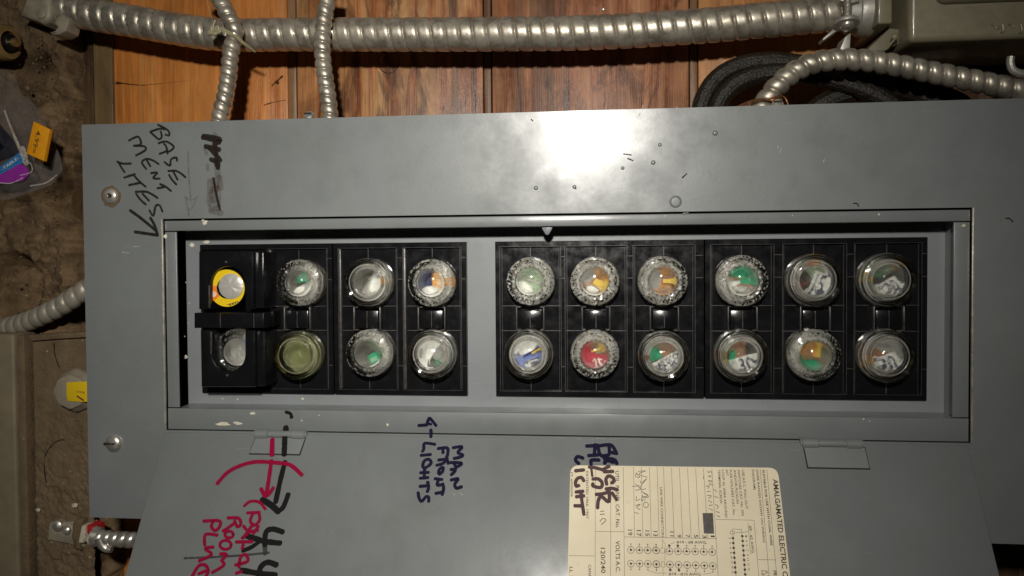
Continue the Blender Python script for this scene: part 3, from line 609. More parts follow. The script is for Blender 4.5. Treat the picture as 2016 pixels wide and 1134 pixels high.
i.st(42, [(300, 362), (370, 370), (490, 402)], [(490, 392), (560, 352)], [(495, 425), (610, 420)], [(120, 412), (230, 400)], [(230, 545), (200, 502), (150, 510), (120, 560), (130, 612), (165, 605)], [(530, 590), (520, 520), (560, 480), (618, 510), (615, 560), (590, 570)], [(345, 520), (420, 520), (470, 570), (450, 630), (352, 612), (350, 580)], [(520, 650), (600, 642), (670, 662)], [(390, 722), (480, 712), (550, 692)], [(462, 722), (420, 800), (410, 900)], [(560, 650), (560, 815), (480, 760)], [(600, 700), (660, 790)], [(125, 690), (220, 680)], [(130, 752), (230, 740)], [(190, 680), (200, 780), (230, 985)], [(110, 870), (200, 872)])
i.st(30, [(328, 385), (340, 480)]); i.mb.build("marker_writing", INK_M, door, flat=True)

# ---------------------------------------------------------------- fuse blocks
GB = "black fuse blocks in the panel"
BAYS = [(530, 645), (667, 782), (794, 908), (985, 1104), (1113, 1234), (1247, 1368), (1399, 1523), (1541, 1666), (1682, 1814)]
blabels = ["black fuse block at the left end holding the pull-out switch", "narrow two column black fuse block beside the pull-out switch block", "three column black fuse block right of the bare grey strip", "wide three column black fuse block at the right end of the recess"]
per = [[0], [1, 2], [3, 4, 5], [6, 7, 8]]
bay_c = []
for k in range(4):
    x0, x1 = BL[k]; x0 += .00015; x1 -= .00015
    blk = thing("fuse_block", ((x0 + x1) / 2, (BV0 + BV1) / 2, ZB - .016), blabels[k], "fuse block", GB)
    xs = [x0]; holes = set(); v0b, v1b = B(1100, 770.5).y, B(1100, 485).y
    if k == 0: xs += [B(401, 600).x, B(523, 600).x]
    for b in per[k]: xs += [B(BAYS[b][0], 600).x, B(BAYS[b][1], 600).x]
    xs.append(x1); holes = {(j, 1) for j in range(1, len(xs) - 1, 2)}
    plate(xs, [BV0 + .0002, v0b, v1b, BV1 - .0002], holes, ZB + .0001, ZR).build("rim", BLACK, blk)
    MB().box((x0, BV0 + .0002, ZB - .014), (x1, BV1 - .0002, ZB)).build("base", BLACK, blk)
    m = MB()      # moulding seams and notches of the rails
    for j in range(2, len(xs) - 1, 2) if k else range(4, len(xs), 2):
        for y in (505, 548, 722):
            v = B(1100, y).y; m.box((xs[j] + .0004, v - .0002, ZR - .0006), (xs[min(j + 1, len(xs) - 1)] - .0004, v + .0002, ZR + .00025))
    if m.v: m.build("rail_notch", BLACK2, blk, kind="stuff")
    for b in per[k]:
        a0, a1 = B(BAYS[b][0], 600, ZB).x, B(BAYS[b][1], 600, ZB).x; a0, a1 = B(BAYS[b][0], 600).x, B(BAYS[b][1], 600).x
        c = (a0 + a1) / 2; bay_c.append(c); m = MB(); h = ZB + .0006
        vt, vb = P(1100, 602, ZB).y, P(1100, 651, ZB).y; th = .00022
        for s, t in ((a0 + .0003, c - .0065), (c + .0065, a1 - .0003)):
            m.box((s, vt - th, ZB), (t, vt + th, h)); m.box((s, vb - th, ZB), (t, vb + th, h))
        m.box((c - th, v0b + .0003, ZB), (c + th, v0b + .006, h)); m.box((c - th, v1b - .006, ZB), (c + th, v1b - .0003, h))
        m.box((a0 + .0009, v0b + .0004, ZB), (a0 + .0009 + th, v1b - .0004, h)); m.box((a1 - .0009 - th, v0b + .0004, ZB), (a1 - .0009, v1b - .0004, h))
        if b < 3:
            e1_ = a0 + .0016; MB().prism([(a0 - .0006, v0b - .0006), (e1_, v0b + .0006), (e1_, v1b - .0006), (a0 - .0006, v1b + .0006)], ZB + .0002, ZR - .0006, .0004).build("lit_rail_edge", BLACK2, blk)  # lighter strip paints the lit left wall of the bay
        for q0, q1 in (((a0 - .0002, v0b - .0002), (a1 + .0002, v0b)), ((a0 - .0002, v1b), (a1 + .0002, v1b + .0002)), ((a0 - .0003, v0b), (a0, v1b)), ((a1, v0b), (a1 + .0003, v1b))): m.box((*q0, ZR - .0008), (*q1, ZR + .00015))  # lighter strips stand in for worn rim edges and their bevel highlights
        m.build("bay_seam_and_rim_glint", BLACK2, blk, kind="stuff")
        tw = .0072; t0, t1 = P(1100, 646, ZB).y, P(1100, 610, ZB).y
        tab = MB().box((c - tw, t0, ZB), (c + tw, t1, ZB + .0045), .0006).build("centre_tab", BLACK, blk)
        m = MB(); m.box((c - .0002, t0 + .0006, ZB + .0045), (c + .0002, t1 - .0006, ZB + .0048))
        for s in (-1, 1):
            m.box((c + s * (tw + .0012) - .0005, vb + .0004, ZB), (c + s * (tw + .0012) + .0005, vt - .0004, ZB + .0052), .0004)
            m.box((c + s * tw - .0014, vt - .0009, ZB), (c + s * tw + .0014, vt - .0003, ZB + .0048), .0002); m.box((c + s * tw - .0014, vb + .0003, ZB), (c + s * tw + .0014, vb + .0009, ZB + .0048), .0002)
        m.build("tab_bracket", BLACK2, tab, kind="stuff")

# ---------------------------------------------------------------- plug fuses
_cache = {}
def emb(k, r, z, a, i):
    f = abs(math.sin(a * 10)); rr = r * (1 - .014 * (1 - f) ** 2) if 1 <= k <= 4 else r
    if k in (6, 7):
        c = int(a / (2 * pi) * 120); hs = math.sin(c * 12.9898 + k * 4.1) * 43758.5; hs -= math.floor(hs)
        z += .00042 if hs > .5 else 0
    elif k in (4, 9): z += .0003 if int(a / (2 * pi) * 40) % 2 else 0
    return rr, z
def smo(k, r, z, a, i):
    f = abs(math.sin(a * 8)); return (r * (1 - .012 * (1 - f) ** 2) if 1 <= k <= 3 else r), z + (.00012 * noise.noise(Vector((math.cos(a) * 5, math.sin(a) * 5, k))) if k > 3 else 0)
H = .0165; HZ = H - .0205
PE_ = [(.0126, .0022), (.0147, .0024), (.0147, .0046), (.0143, .0054), (.0141, H - .0060), (.0136, H - .0044), (.0126, H - .0036), (.0114, H - .0034), (.0102, H - .0036), (.0091, H - .0040), (.0084, H - .0046), (.0076, H - .0040), (.0070, H - .0022), (.0055, H - .0008), (.0030, H - .0001), (0, H)]
PS_ = [(.0126, .0022), (.0147, .0024), (.0146, .0046), (.0143, H - .0045), (.0139, H - .0034), (.0130, H - .0030), (.0126, H - .0040), (.0112, H - .0044), (.0108, H - .0034), (.0099, H - .0030), (.0095, H - .0042), (.0082, H - .0048), (.0074, H - .0028), (.0058, H - .0012), (.0030, H - .0004), (0, H - .0002)]
INN = [(0, H - .0066), (.0060, H - .0068), (.0084, H - .0074), (.0120, H - .0086), (.0130, H - .0104), (.0133, .0026)]
def shared(key, mb):
    if key not in _cache:
        o = mb().build(key, GLASS, None, (0, 0, 0)); _cache[key] = o.data; bpy.data.objects.remove(o)
    return _cache[key]
def piece(name, key, mb, m, parent):
    o = place(name, shared(key, mb), parent, Vector(parent['_b'])); o.material_slots[0].link = 'OBJECT'; o.material_slots[0].material = m; return o
def seg(a, d, r, z):
    """the part of a disc of radius r beyond the chord at distance d in direction a (mm, radians)"""
    h = math.acos(max(-1, min(1, d / r))); n = 18; q = [a - h + 2 * h * k / n for k in range(n + 1)]
    L = [Vector((r * math.cos(t), r * math.sin(t))) * 1e-3 for t in (q if d > -r else q[:-1])]
    return MB().prism(L, z, z + .0003)
def rect(cx, cy, w, h, a, z):
    c, s_ = math.cos(a), math.sin(a)
    return MB().prism([Vector((cx + x * c - y * s_, cy + x * s_ + y * c)) * 1e-3 for x, y in ((-w / 2, -h / 2), (w / 2, -h / 2), (w / 2, h / 2), (-w / 2, h / 2))], z, z + .0003)
FG = "plug fuses screwed into the panel"
def fuse(x, y, style, rot, cards, tile, txt, label, g=GLASS, amber=False, ftop=0.0):
    c = P(x, y, ZB + H - .0008 + ftop); f = thing("plug_fuse", (c.x, c.y, ZB), label, "plug fuse", FG)
    k_ = 1.075 if x > 1400 else 1.04; f.matrix_world = R @ Matrix.Translation(Vector((c.x, c.y, ZB))) @ Matrix.Diagonal((k_, k_, 1.08, 1)) 
    loc = Vector((0, 0, 0)); f['_b'] = [0, 0, 0]
    piece("threaded_base", "threaded_base", lambda: MB().lathe((0, 0, 0), [(.0122, .0001), (.0131, .0004), (.0131, .0010), (.0124, .0014), (.0112, .0017), (0, .0017)], 40), AMBER, f)
    piece("inner_cup", "inner_cup", lambda: MB().lathe((0, 0, 0), [(0, .0062 + HZ), (.0068, .0062 + HZ), (.0075, .0082 + HZ), (.0081, .0072 + HZ), (.0089, .0096 + HZ), (.0096, .0084 + HZ), (.0105, .0104 + HZ), (.0112, .0094 + HZ), (.0121, .0100 + HZ), (.0128, .0082 + HZ), (.0129, .0018)], 40, mod=lambda k, r, z, a, i: (r * (1 + .02 * math.sin(a * 9 + k)), z + (.0006 * noise.noise(Vector((math.cos(a) * 2.5, math.sin(a) * 2.5, k * .6))) if k > 1 else 0))), TIN, f)
    piece("glass", "glass_" + style, lambda: MB().lathe((0, 0, 0), (PE_ if style == 'e' else PS_) + INN, 260 if style == 'e' else 96, mod=emb if style == 'e' else smo, close=True), g, f).rotation_euler.z = rot * 9
    z = .0072 + HZ
    for k, cd_ in enumerate(cards):
        z += .0005
        if len(cd_) == 3: piece("colour_card", "seg_%g_%g_%d" % (cd_[1], cd_[2], k), lambda: seg(cd_[1], cd_[2], 6.3, z), CARD[cd_[0]], f)
        else: piece("fuse_link" if cd_[0] in ('yellow', 'brass') else "colour_card", "rect_%s_%d" % (cd_[1:], k), lambda: rect(*cd_[1:], z), CARD[cd_[0]], f)
    if tile:
        cx, cy, w_, h_, a_ = tile; ca, sa = math.cos(a_), math.sin(a_); t = piece("value_tile", "tile_%s" % (tile,), lambda: rect(cx, cy, w_, h_, a_, z + .0005), CARD['white' if txt != '25' else 'red'], f)
        if txt:
            def tm():
                q = MB()
                for j, tt in enumerate(txt.split('/')):
                    hh = h_ * .5 / len(txt.split('/')); ww_ = w_ * (.34 if len(tt) < 4 else .42); yo = -hh * .9 + (len(txt.split('/')) - 1 - 2 * j) * h_ * .22
                    at = lambda x, y: Vector(((cx + x * ca - y * sa) * 1e-3, (cy + x * sa + y * ca) * 1e-3, z + .00090))
                    put_text(q, tt, at(-ww_, yo), at(ww_, yo), Vector((-sa, ca, 0)), hh * 1.7e-3, True)
                return q
            piece("value_number", "num_%s_%s" % (txt, tile), tm, CARD['navy'] if txt != '25' else CARD['white'], t)
    return f
CARD['brass'] = BRASS
pi = math.pi
fuse(584, 557, 'e', .4, [('dusk', 0, -9), ('grey', 1.0, .5), ('white', -1.1, .8), ('green', -1.6, 1.2, 1.8, 2.6, .3)], None, None, "clear embossed fuse with silver centre and green sliver, upper row beside the yellow ringed one")
fuse(720, 556, 's', .2, [('grey', 0, -9), ('dusk', 2.6, 1.6), ('white', -.3, -.2), ('orange', 9.0, .6, 3, 5, .1)], None, None, "smooth ringed fuse with white card and orange glint, left of the dark blue centred one")
fuse(846, 557, 'e', .1, [('white', 0, -9), ('navy', 1.7, -1.5), ('white', 0, .2), ('orange', .6, .8, 2.2, 5.4, .1), ('orange', 9.2, .4, 3.2, 5, 0)], None, None, "clear fuse with dark blue centre and orange strip in the upper row")
fuse(1043, 554, 'e', .5, [('white', 0, -9), ('pale', .9, -2.2), ('grey', -1.2, .4, 11, .9, -.35), ('pale', -.7, 3.4)], None, None, "clear embossed fuse with pale mint centre, top row just right of the grey strip")
fuse(1171, 554, 'e', .6, [('orange', 0, -9), ('grey', 2.6, 1.4), ('white', -1.9, 2.6), ('brown', -.5, .5, 8, 1.2, .6), ('yellow', 2.0, -1.2, 5.4, 3.4, -.5)], None, None, "clear embossed fuse with peach and yellow centre directly above the red one marked 25")
fuse(1306, 553, 'e', .0, [('orange', 0, -9), ('grey', 3.0, .6), ('brown', 1.2, -3.0, 9, .7, .05), ('brown', 2.6, .6, 5.6, 3.6, .0), ('yellow', 3.0, -.2, 5.0, 2.0, .02)], None, None, "clear embossed fuse with amber orange centre, top row just left of the bright green one")
fuse(1464, 553, 'e', .1, [('white', 0, -9), ('green', 1.2, .2), ('brown', 1.6, .8, 9, 1.0, .05), ('green', 2.6, -.2, 5.6, 2.6, .05), ('brown', 2.0, -2.2, 7, .8, -.1)], None, None, "clear embossed fuse with bright green centre at the top left of the rightmost block")
fuse(1608, 552, 's', .3, [('dusk', 0, -9), ('pale', .8, 1.6), ('red', -3.2, -1.6, 2.6, 1.4, -.3), ('orange', .4, 9.8, 6.4, 3.2, -.1), ('red', -1.4, 9.8, 2.0, 1.2, .1)], (2.6, -1.0, 5.6, 8.0, -.35), '15', "smooth ringed clear fuse with white tile, red fleck and reddish glint at its top edge")
fuse(1754, 551, 's', .5, [('dusk', 0, -9), ('pale', 1.8, 2.2), ('green', -1.8, 1.8, 2.4, 1.8, .3), ('orange', 7.0, 7.4, 5.0, 4.0, -.7), ('yellow', -9.4, 2.0, 1.6, 6.0, .2)], (2.2, -2.6, 7.2, 5.6, .6), '20', "smooth ringed clear fuse with tilted white tile at the upper right end of the rows")
fuse(579, 701, 's', .0, [('olive', 0, -9)], None, None, "yellowish glass fuse with an empty olive centre, lower row beside the pull-out switch", GLASSY)
fuse(722, 697, 'e', .3, [('dusk', 0, -9), ('pale', 1.0, 1.5), ('green', .6, -2.6, 4.2, 4.0, .6), ('white', 1.2, -4.6, 4.6, 2.6, .4)], None, None, "greenish clear embossed fuse in the bottom left hole of the two column block")
fuse(847, 699, 's', 1.2, [('dusk', 0, -9), ('white', 2.6, .2), ('grey', 2.2, -.6, 4.6, 5.0, -.3), ('green', 1.6, -3.6, 3.0, 1.1, .1), ('green', 3.6, -3.0, 1.4, 1.4, .3), ('grey', 3.0, 4.6)], None, None, "smooth fuse with white card and green print, bottom row just left of the grey strip")
fuse(1039, 699, 's', .5, [('grey', 0, -9), ('white', -.6, 2.2, 8, 6.5, .4), ('blue', -.6, -1.6, 7.0, 3.4, .45), ('white', 2.2, -4.4, 6.4, 3.2, .45), ('navy', .8, .2, 8.4, .9, .5), ('yellow', 2.6, .9, 3.0, .8, .6), ('navy', 3.2, -3.0, 6, .7, .4)], None, None, "smooth clear fuse with blue and white card in the bottom row")
fuse(1171, 699, 'e', .0, [('brown', 0, -9), ('red', -2.0, -.4), ('grey', 2.0, 2.4, 3.2, 5.0, .1), ('yellow', 2.8, 2.6, 1.0, 4.4, .1), ('yellow', .4, 1.4, 4.4, .8, .25), ('red', 2.8, 2.8)], (1.2, -3.9, 6.4, 3.6, .15), '25', "clear embossed fuse with red card marked 25")
fuse(1308, 703, 's', .45, [('dusk', 0, -9), ('grey', 1.4, 1.6), ('green', -2.4, 1.0, 4.6, 5.2, .5), ('brown', 1.0, 1.4, 4.2, 4.0, .5), ('brown', -9.6, -1.4, 3.2, 3.0, .2)], (2.6, -3.4, 9.6, 6.2, .5), 'MEXICO/10', "smooth clear fuse with green flag and large tilted white tile marked 10")
fuse(1463, 702, 's', .25, [('dusk', 0, -9), ('green', -2.6, .2, 4.8, 6.0, .2), ('brown', .4, 1.0, 4.0, 4.6, .1), ('brown', -9.4, -.4, 4.6, 5.0, .2), ('yellow', -8.4, -3.4, 2.0, .9, 0)], (2.4, -3.4, 8.8, 5.8, .3), '30', "smooth fuse with green flag and white tile marked 30, directly below the bright green one")
fuse(1608, 701, 'e', .2, [('olive', 0, -9), ('orange', -.4, .8, 8.6, 4.6, .05), ('brown', -1.0, .4, 2.6, 3.4, 0), ('green', -2.0, 2.2), ('yellow', 2.6, .8, 1.2, 4.4, -.05), ('brown', .6, -1.9, 8.4, .6, -.1)], None, None, "clear embossed fuse with orange above green in its centre, bottom row")
fuse(1752, 702, 's', .45, [('brown', 0, -9), ('grey', 1.2, 1.0), ('navy', 1.4, 4.0), ('orange', -9.0, -3.0, 2.6, 5.0, .3), ('yellow', -8.2, -4.6, 1.4, 3.0, -.5)], (1.4, -3.2, 8.8, 6.4, .4), '30', "smooth clear fuse with white tile marked 30 at the lower right end")
# the two fuses inside the pull-out switch
f = thing("plug_fuse", P(453, 567, -.0075), "fuse with a yellow and orange label ring round a silver centre in the pull-out switch", "plug fuse", FG)
zc = Vector(f['_b']); MB().lathe(zc, [(.0118, -.002), (.0122, .003), (.0118, .0042), (.0066, .0042), (.0064, .0030), (0, .0030)], 40).build("body", BLACK, f)
rg = MB(); rg.disc(zc + Vector((0, 0, .0044)), .0116, 40, Z, .0066); rg.build("label_ring", plain("yellow_label", (.80, .55, .01), .4), f, flat=True)
oq = []; 
for k in range(13): a = 2.95 + .95 * k / 12; oq.append(zc + Vector((.0116 * math.cos(a), .0116 * math.sin(a), .0046)))
for k in range(13): a = 3.90 - .95 * k / 12; oq.append(zc + Vector((.0066 * math.cos(a), .0066 * math.sin(a), .0046)))
MB().prism([p.xy for p in oq], zc.z + .0045, zc.z + .0047).build("orange_sector", plain("orange_label", (.80, .22, .03), .4), f, flat=True)
lg = MB(); lg.disc(zc + Vector((-.0082, -.0036, .0049)), .0016, 16, Z, .0011); lg.disc(zc + Vector((-.0082, -.0036, .0049)), .0006, 8); lg.build("ring_mark", CARD['white'], f, flat=True)
tx = MB(); put_text(tx, "uss.", zc + Vector((.0074, -.0080, .0047)), zc + Vector((-.0002, -.0102, .0047)), Vector((.1, -1, 0)), .0019, True); tx.build("ring_lettering", PRINT, f, flat=True)
MB().lathe(zc + Vector((.0030, .0012, .0016)), [(.0080, .0031), (.0079, .0036), (.0060, .0042), (.0028, .0044), (0, .0044)], 32, mod=lambda k, r, z, a, i: (r, z + .0007 * noise.noise(Vector((r * 420 * math.cos(a), r * 700 * math.sin(a), 2))))).build("silver_centre", plain("bright_foil", (.85, .82, .76), .25, .55, 0), f)
fuse(462, 694, 'e', .3, [('grey', 0, -9), ('blue', .4, 1.0), ('white', -1.0, 3.0)], None, None, "clear fuse with bluish lens in the lower window of the pull-out switch")

# pull-out switch handle
po = thing("pull_out_switch", (P(455, 630, 0).x, P(455, 630, 0).y, ZB), "thick black pull-out switch with two arched windows and a crossbar handle", "switch")
zf = .0005
def arch(x0, x1, cy, r, yo, up_):
    """inner edge of the window, px coordinates"""
    cx = (x0 + x1) / 2; out = [(x0, yo)]
    for k in range(15):
        a = pi - pi * k / 14; out.append((cx + (x1 - x0) / 2 * math.cos(a), cy - up_ * r * math.sin(a)))
    return out + [(x1, yo)]
def pts(L, w): return [P(x, y, w).xy for x, y in L]
def half(outer, win): return pts(outer[:1] + win + outer[1:], zf)
up_in = arch(414, 482, 560, 35, 609, 1); lo_in = arch(418, 482, 698, 33, 650, -1)
A = [(391, 609)] + up_in + [(499, 609), (499, 495), (391, 495)]
MB().prism(pts(A, zf), ZB + .0006, zf, .0009).build("upper_face", BLACK, po)
A = [(394, 650)] + lo_in + [(502, 650), (503, 762), (396, 762)]
MB().prism(pts(A, zf), ZB + .0006, zf, .0009).build("lower_face", BLACK, po)
MB().prism(pts([(382, 616), (520, 616), (520, 646), (382, 646)], .0035), ZB + .001, .0035, .0006).build("crossbar", BLACK, po)
for L in ([(500, 496), (519, 496), (519, 607), (500, 607)], [(503.5, 652), (521, 652), (522, 760), (504, 760)]): MB().prism(pts(L, -.003), ZB + .0006, -.003, .0005).build("side_rail", BLACK, po)
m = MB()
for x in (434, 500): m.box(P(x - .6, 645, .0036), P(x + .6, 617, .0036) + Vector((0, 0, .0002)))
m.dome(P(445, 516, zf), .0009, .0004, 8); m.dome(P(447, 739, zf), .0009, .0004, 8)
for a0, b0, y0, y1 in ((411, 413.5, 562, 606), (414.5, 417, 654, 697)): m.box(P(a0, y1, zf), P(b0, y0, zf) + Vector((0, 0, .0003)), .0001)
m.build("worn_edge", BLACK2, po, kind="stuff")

# ---------------------------------------------------------------- armoured conduits
def conduit(name, pxs, w, r, pitch, m, label, hand=1, n=28, amp=.11, ws=None, pw=2.6):
    pts = [P(x, y, (ws[k] if ws else w)) for k, (x, y) in enumerate(pxs)]
    path = resample(smooth(pts, 14), pitch / 16)
    def fn(L, t):
        ph = (L / pitch + hand * t / (2 * pi) +   .04 * noise.noise(Vector((L * 45, r * 500, 2)))) % 1.0
        q = abs(2 * ph - 1); prof = (1 - q ** pw) * (.86 + .14 * ph) + (.45 * max(0, 1 - abs(ph - .965) / .05) if pw > 3 else 0)
        return r * (1 - amp + amp * prof) * (1 + .006 * noise.noise(Vector((L * 260, t * .8, r * 900))))
    c = pts[len(pts) // 2]; mb = MB().tube(path, r, n, fn)
    o = mb.build(name, m, None, (c.x, c.y, WW), ang=60); return tag(o, label, "conduit", "flexible armoured conduits round the panel")
conduit("flexible_conduit", [(96, 8), (170, 27), (250, 40), (330, 54), (410, 66), (480, 69), (560, 68), (700, 68), (850, 68), (1000, 67), (1130, 65), (1250, 60), (1380, 51), (1500, 40), (1600, 31), (1690, 24)], -.063, .0114, .0094, STEEL, "thickest steel conduit running the whole width above the panel", -1, 32, .17, None, 6.0)
conduit("flexible_conduit", [(404, -40), (422, -15), (437, 8), (452, 36), (463, 62), (459, 84), (453, 115), (450, 150), (443, 190), (434, 225), (428, 262)], -.0455, .0058, .0060, STEEL, "thin kinked conduit crossing the thick one at the twine knot", 1, 24, .22, [-.044] * 5 + [-.0455] * 6)
conduit("flexible_conduit", [(652, -40), (645, 0), (638, 40), (635, 80), (636, 120), (642, 165), (648, 210), (652, 262)], -.0455, .0057, .0060, STEEL, "thin straight conduit right of the twine knot, dropping behind the panel's top edge", 1, 24, .21)
conduit("flexible_conduit", [(1480, 250), (1500, 212), (1525, 176), (1556, 147), (1596, 126), (1645, 118), (1700, 119), (1760, 128), (1860, 148), (1950, 166), (2060, 190), (2200, 225), (2420, 262)], -.035, .0069, .0081, STEEL, "medium conduit arching over the panel's top right corner", -1, 28, .27, None, 3.0)
conduit("flexible_conduit", [(10, 645), (45, 636), (80, 622), (115, 605), (150, 583), (200, 548)], -.055, .0073, .0078, STEEL2, "dusty brown conduit stub left of the panel", 1, 26, .16, [-.064, -.060, -.056, -.055, -.055, -.058])
conduit("flexible_conduit", [(188, 1058), (215, 1060), (245, 1062), (300, 1066)], -.045, .0058, .0058, ZINC, "short bright conduit stub below the panel, slipping behind the open door", 1, 24, .18)
# black braided cables
def cable(pxs, w, r, label, step=.0022):
    pts = [P(x, y, w) for x, y in pxs]; path = resample(smooth(pts, 14), step / 5)
    def fn(L, t): return r * (1 + .05 * math.sin(2 * pi * L / step + 6 * t) * math.sin(2 * pi * L / step - 6 * t) + .035 * noise.noise(Vector((L * 300, t, 1))))
    return tag(MB().tube(path, r, 48, fn).build("braided_cable", RUBBER, None, (pts[0].x, pts[0].y, WW), ang=80), label, "cable", "black braided cables above the panel")
cable([(1372, 270), (1377, 225), (1390, 185), (1415, 152), (1455, 130), (1505, 121), (1560, 124), (1640, 140), (1740, 165), (1840, 200), (1900, 250)], -.066, .0060, "outer black braided cable of the pair curving up from behind the panel")
cable([(1402, 270), (1408, 228), (1420, 195), (1445, 168), (1480, 151), (1525, 143), (1575, 145), (1650, 160), (1730, 190), (1800, 240)], -.060, .0058, "inner black braided cable of the pair, resting on the outer one")
cable([(1575, 260), (1600, 220), (1640, 196), (1690, 180), (1740, 172), (1800, 178), (1880, 200), (1930, 250)], -.068, .0066, "dark braided cable in the shadow under the arching conduit")
# copper ground wire and box screws along the panel's top edge
tag(MB().tube(smooth([P(x, y, -.028) for x, y in ((1430, 222), (1465, 204), (1490, 196), (1515, 195), (1532, 189), (1545, 192), (1552, 206))], 6), .0006, 8).tube(smooth([P(x, y, -.0265) for x, y in ((1446, 220), (1475, 203), (1496, 197), (1518, 197), (1533, 193), (1541, 197))], 6), .0005, 8).build("copper_wire", plain("bare_copper", (.55, .27, .13), .3, .9, 300, .2), None, P(1490, 200, -.03)), "thin bare copper wire looped round the screw on the panel's top edge", "wire")
for (x, y, lab) in ((608, 226, "zinc screw head on the panel's top edge between the two thin conduits"), (1530, 203, "pale zinc screw head wrapped by the copper wire")):
    b = P(x, y, -.024); t = thing("box_screw", b, lab, "screw", "screws on the panel's top edge")
    MB().lathe(b + Vector((0, -.003, -.0035)), [(0, 0), (.0014, 0), (.0014, .003), (.0034, .0032), (.0036, .0044), (.0029, .0056), (.0016, .0062), (0, .0063)], 20, (.1, .55, .9)).build("head", ZINC, t)
    MB().box(b + Vector((-.0022, .0000, .0012)), b + Vector((.0022, .0010, .0024)), .0001).build("slot", GAP, t)
# twine
tw = MB(); tw_w = -.0385
for k, (L, rr) in enumerate((([(414, 68), (424, 60), (440, 62), (458, 70), (478, 84), (502, 102)], .0019), ([(416, 62), (432, 56), (452, 64), (470, 76), (490, 93)], .0014), ([(420, 72), (430, 60), (428, 52), (418, 58), (415, 70)], .0013), ([(404, -20), (409, 8), (417, 36), (424, 56)], .00025), ([(412, 64), (424, 66), (436, 60)], .0021), ([(424, 40), (420, 52), (426, 62)], .0010))):
    tw.tube(smooth([P(x, y, tw_w + .0006 * k - (.011 if y > 98 else .008 if y > 88 else .002 if y > 78 else 0)) for x, y in L], 6), lambda t, rr=rr: rr * .78 * (1 + .2 * math.sin(t * 17)) * (1 - .45 * t), 8)
def straw():
    m, nt, b = mat("yellowed_twine"); b.inputs['Base Color'].default_value = (.44, .40, .24, 1); b.inputs['Roughness'].default_value = .45; b.inputs['Alpha'].default_value = .72; return m
tag(tw.build("twine_tie", straw(), None, P(440, 65, tw_w)), "yellowed twine knotted round the conduit crossing", "string")

# ---------------------------------------------------------------- top right: junction box and connector
jb = thing("junction_box", P(1900, 0, WW), "olive grey metal box with rounded edges in the top right corner", "junction box")
a = P(1790, 82, -.028); MB().box((a.x, a.y, WW + .002), (a.x + .26, a.y + .12, -.028), .0035, 4).build("lid", OLIVE, jb)
b = P(1842, 8, -.0265); MB().box((b.x, b.y, -.034), (b.x + .22, b.y + .10, -.0205), .0055, 5).build("raised_panel", OLIVE, jb)
b = P(1728, 47, -.04); e = P(1757, 47, -.04); MB().box((b.x, b.y, WW + .004), (e.x, b.y + .1, -.040), .0012, 3).build("side_lip", OLIVE, jb)
MB().prism([P(x, y, -.045).xy for x, y in ((1752, 55), (1790, 60), (1788, 75), (1745, 100), (1700, 104))], -.075, -.045, .0008).build("bracket", plain("shaded_olive", (.20, .18, .12), .5, 0, 90, .15), jb)
MB().tube([P(1746, 96, -.040), P(1765, 72, -.036)], .0008, 8).dome(P(1762, 72, -.037), .0022, .0015, 12).build("bracket_tip", OLIVE, jb)
m = MB()
for L in ([(1952, 47), (1958, 50), (1962, 57)], [(1962, 57), (1968, 52)], [(1974, 48), (1975, 62), (1970, 62)], [(1984, 47), (1992, 48), (1996, 54)], [(2006, 64), (2012, 62), (2010, 48)], [(2022, 47), (2026, 62)]):
    m.tube(smooth([P(x, y, -.0278) for x, y in L], 4), .0008, 8)
m.build("embossed_mark", OLIVE, jb, kind="stuff")
cc = thing("conduit_connector", P(1690, 30, WW), "cast clamp connector joining the thickest conduit to the olive box", "connector")
c0 = P(1683, 26, -.060); L_ = P(1731, 24, -.060) - c0
MB().lathe(c0, [(.0108, -.006), (.0128, -.0055), (.0132, 0), (.0142, .0008), (.0150, .004), (.0152, .009), (.0128, .0125), (.0128, .016), (.0105, .016)], 36, L_, mod=lambda k, r, z, a, i: (r + .0001 * noise.noise(Vector((a * 9, z * 900, 1))), z)).build("barrel", CAST, cc)
scr = MB().tube(resample([P(1669, -30, -.040), P(1668, 42, -.040)], .00025), .0023, 14, lambda L, t: .0021 + .00028 * math.sin(2 * pi * (L / .0011) + t)).build("clamp_screw", CAST, cc)
q0 = P(1667, 43, -.040)
MB().lathe(q0, [(.001, -.0006), (.0072, -.0004), (.0075, .0008), (.0072, .0020), (.001, .0022)], 24, (0, -1, .25)).build("lug", CAST, cc)
MB().lathe(q0 + Vector((0, -.0022, .0006)), [(.0038, 0), (.0041, .0008), (.0036, .0019), (.002, .0025), (0, .0027)], 20, (.05, -1, .5)).build("screw_head", ZINC, cc)
MB().prism([P(x, y, -.046).xy for x, y in ((1650, 60), (1622, 80), (1619, 76), (1645, 53))], -.056, -.046, .0006).prism([P(x, y, -.046).xy for x, y in ((1676, 64), (1674, 100), (1652, 100), (1664, 72))], -.060, -.046, .0006).build("clamp_arm", CAST, cc)
MB().prism([P(x, y, -.046).xy for x, y in ((1648, -20), (1690, -20), (1690, 5), (1676, 9), (1652, 5))], -.058, -.043, .0008).build("upper_lug", CAST, cc)
# pipe strap at the right edge
tag(MB().tube(smooth([P(x, y, -.028) for x, y in ((1990, 112), (1989, 124), (1993, 136), (2004, 143), (2020, 145), (2045, 146), (2062, 140))], 6), .0022, 10).build("pipe_strap", CAST, None, P(2000, 130, -.03)), "pale curved pipe strap end at the right edge above the arching conduit", "strap")

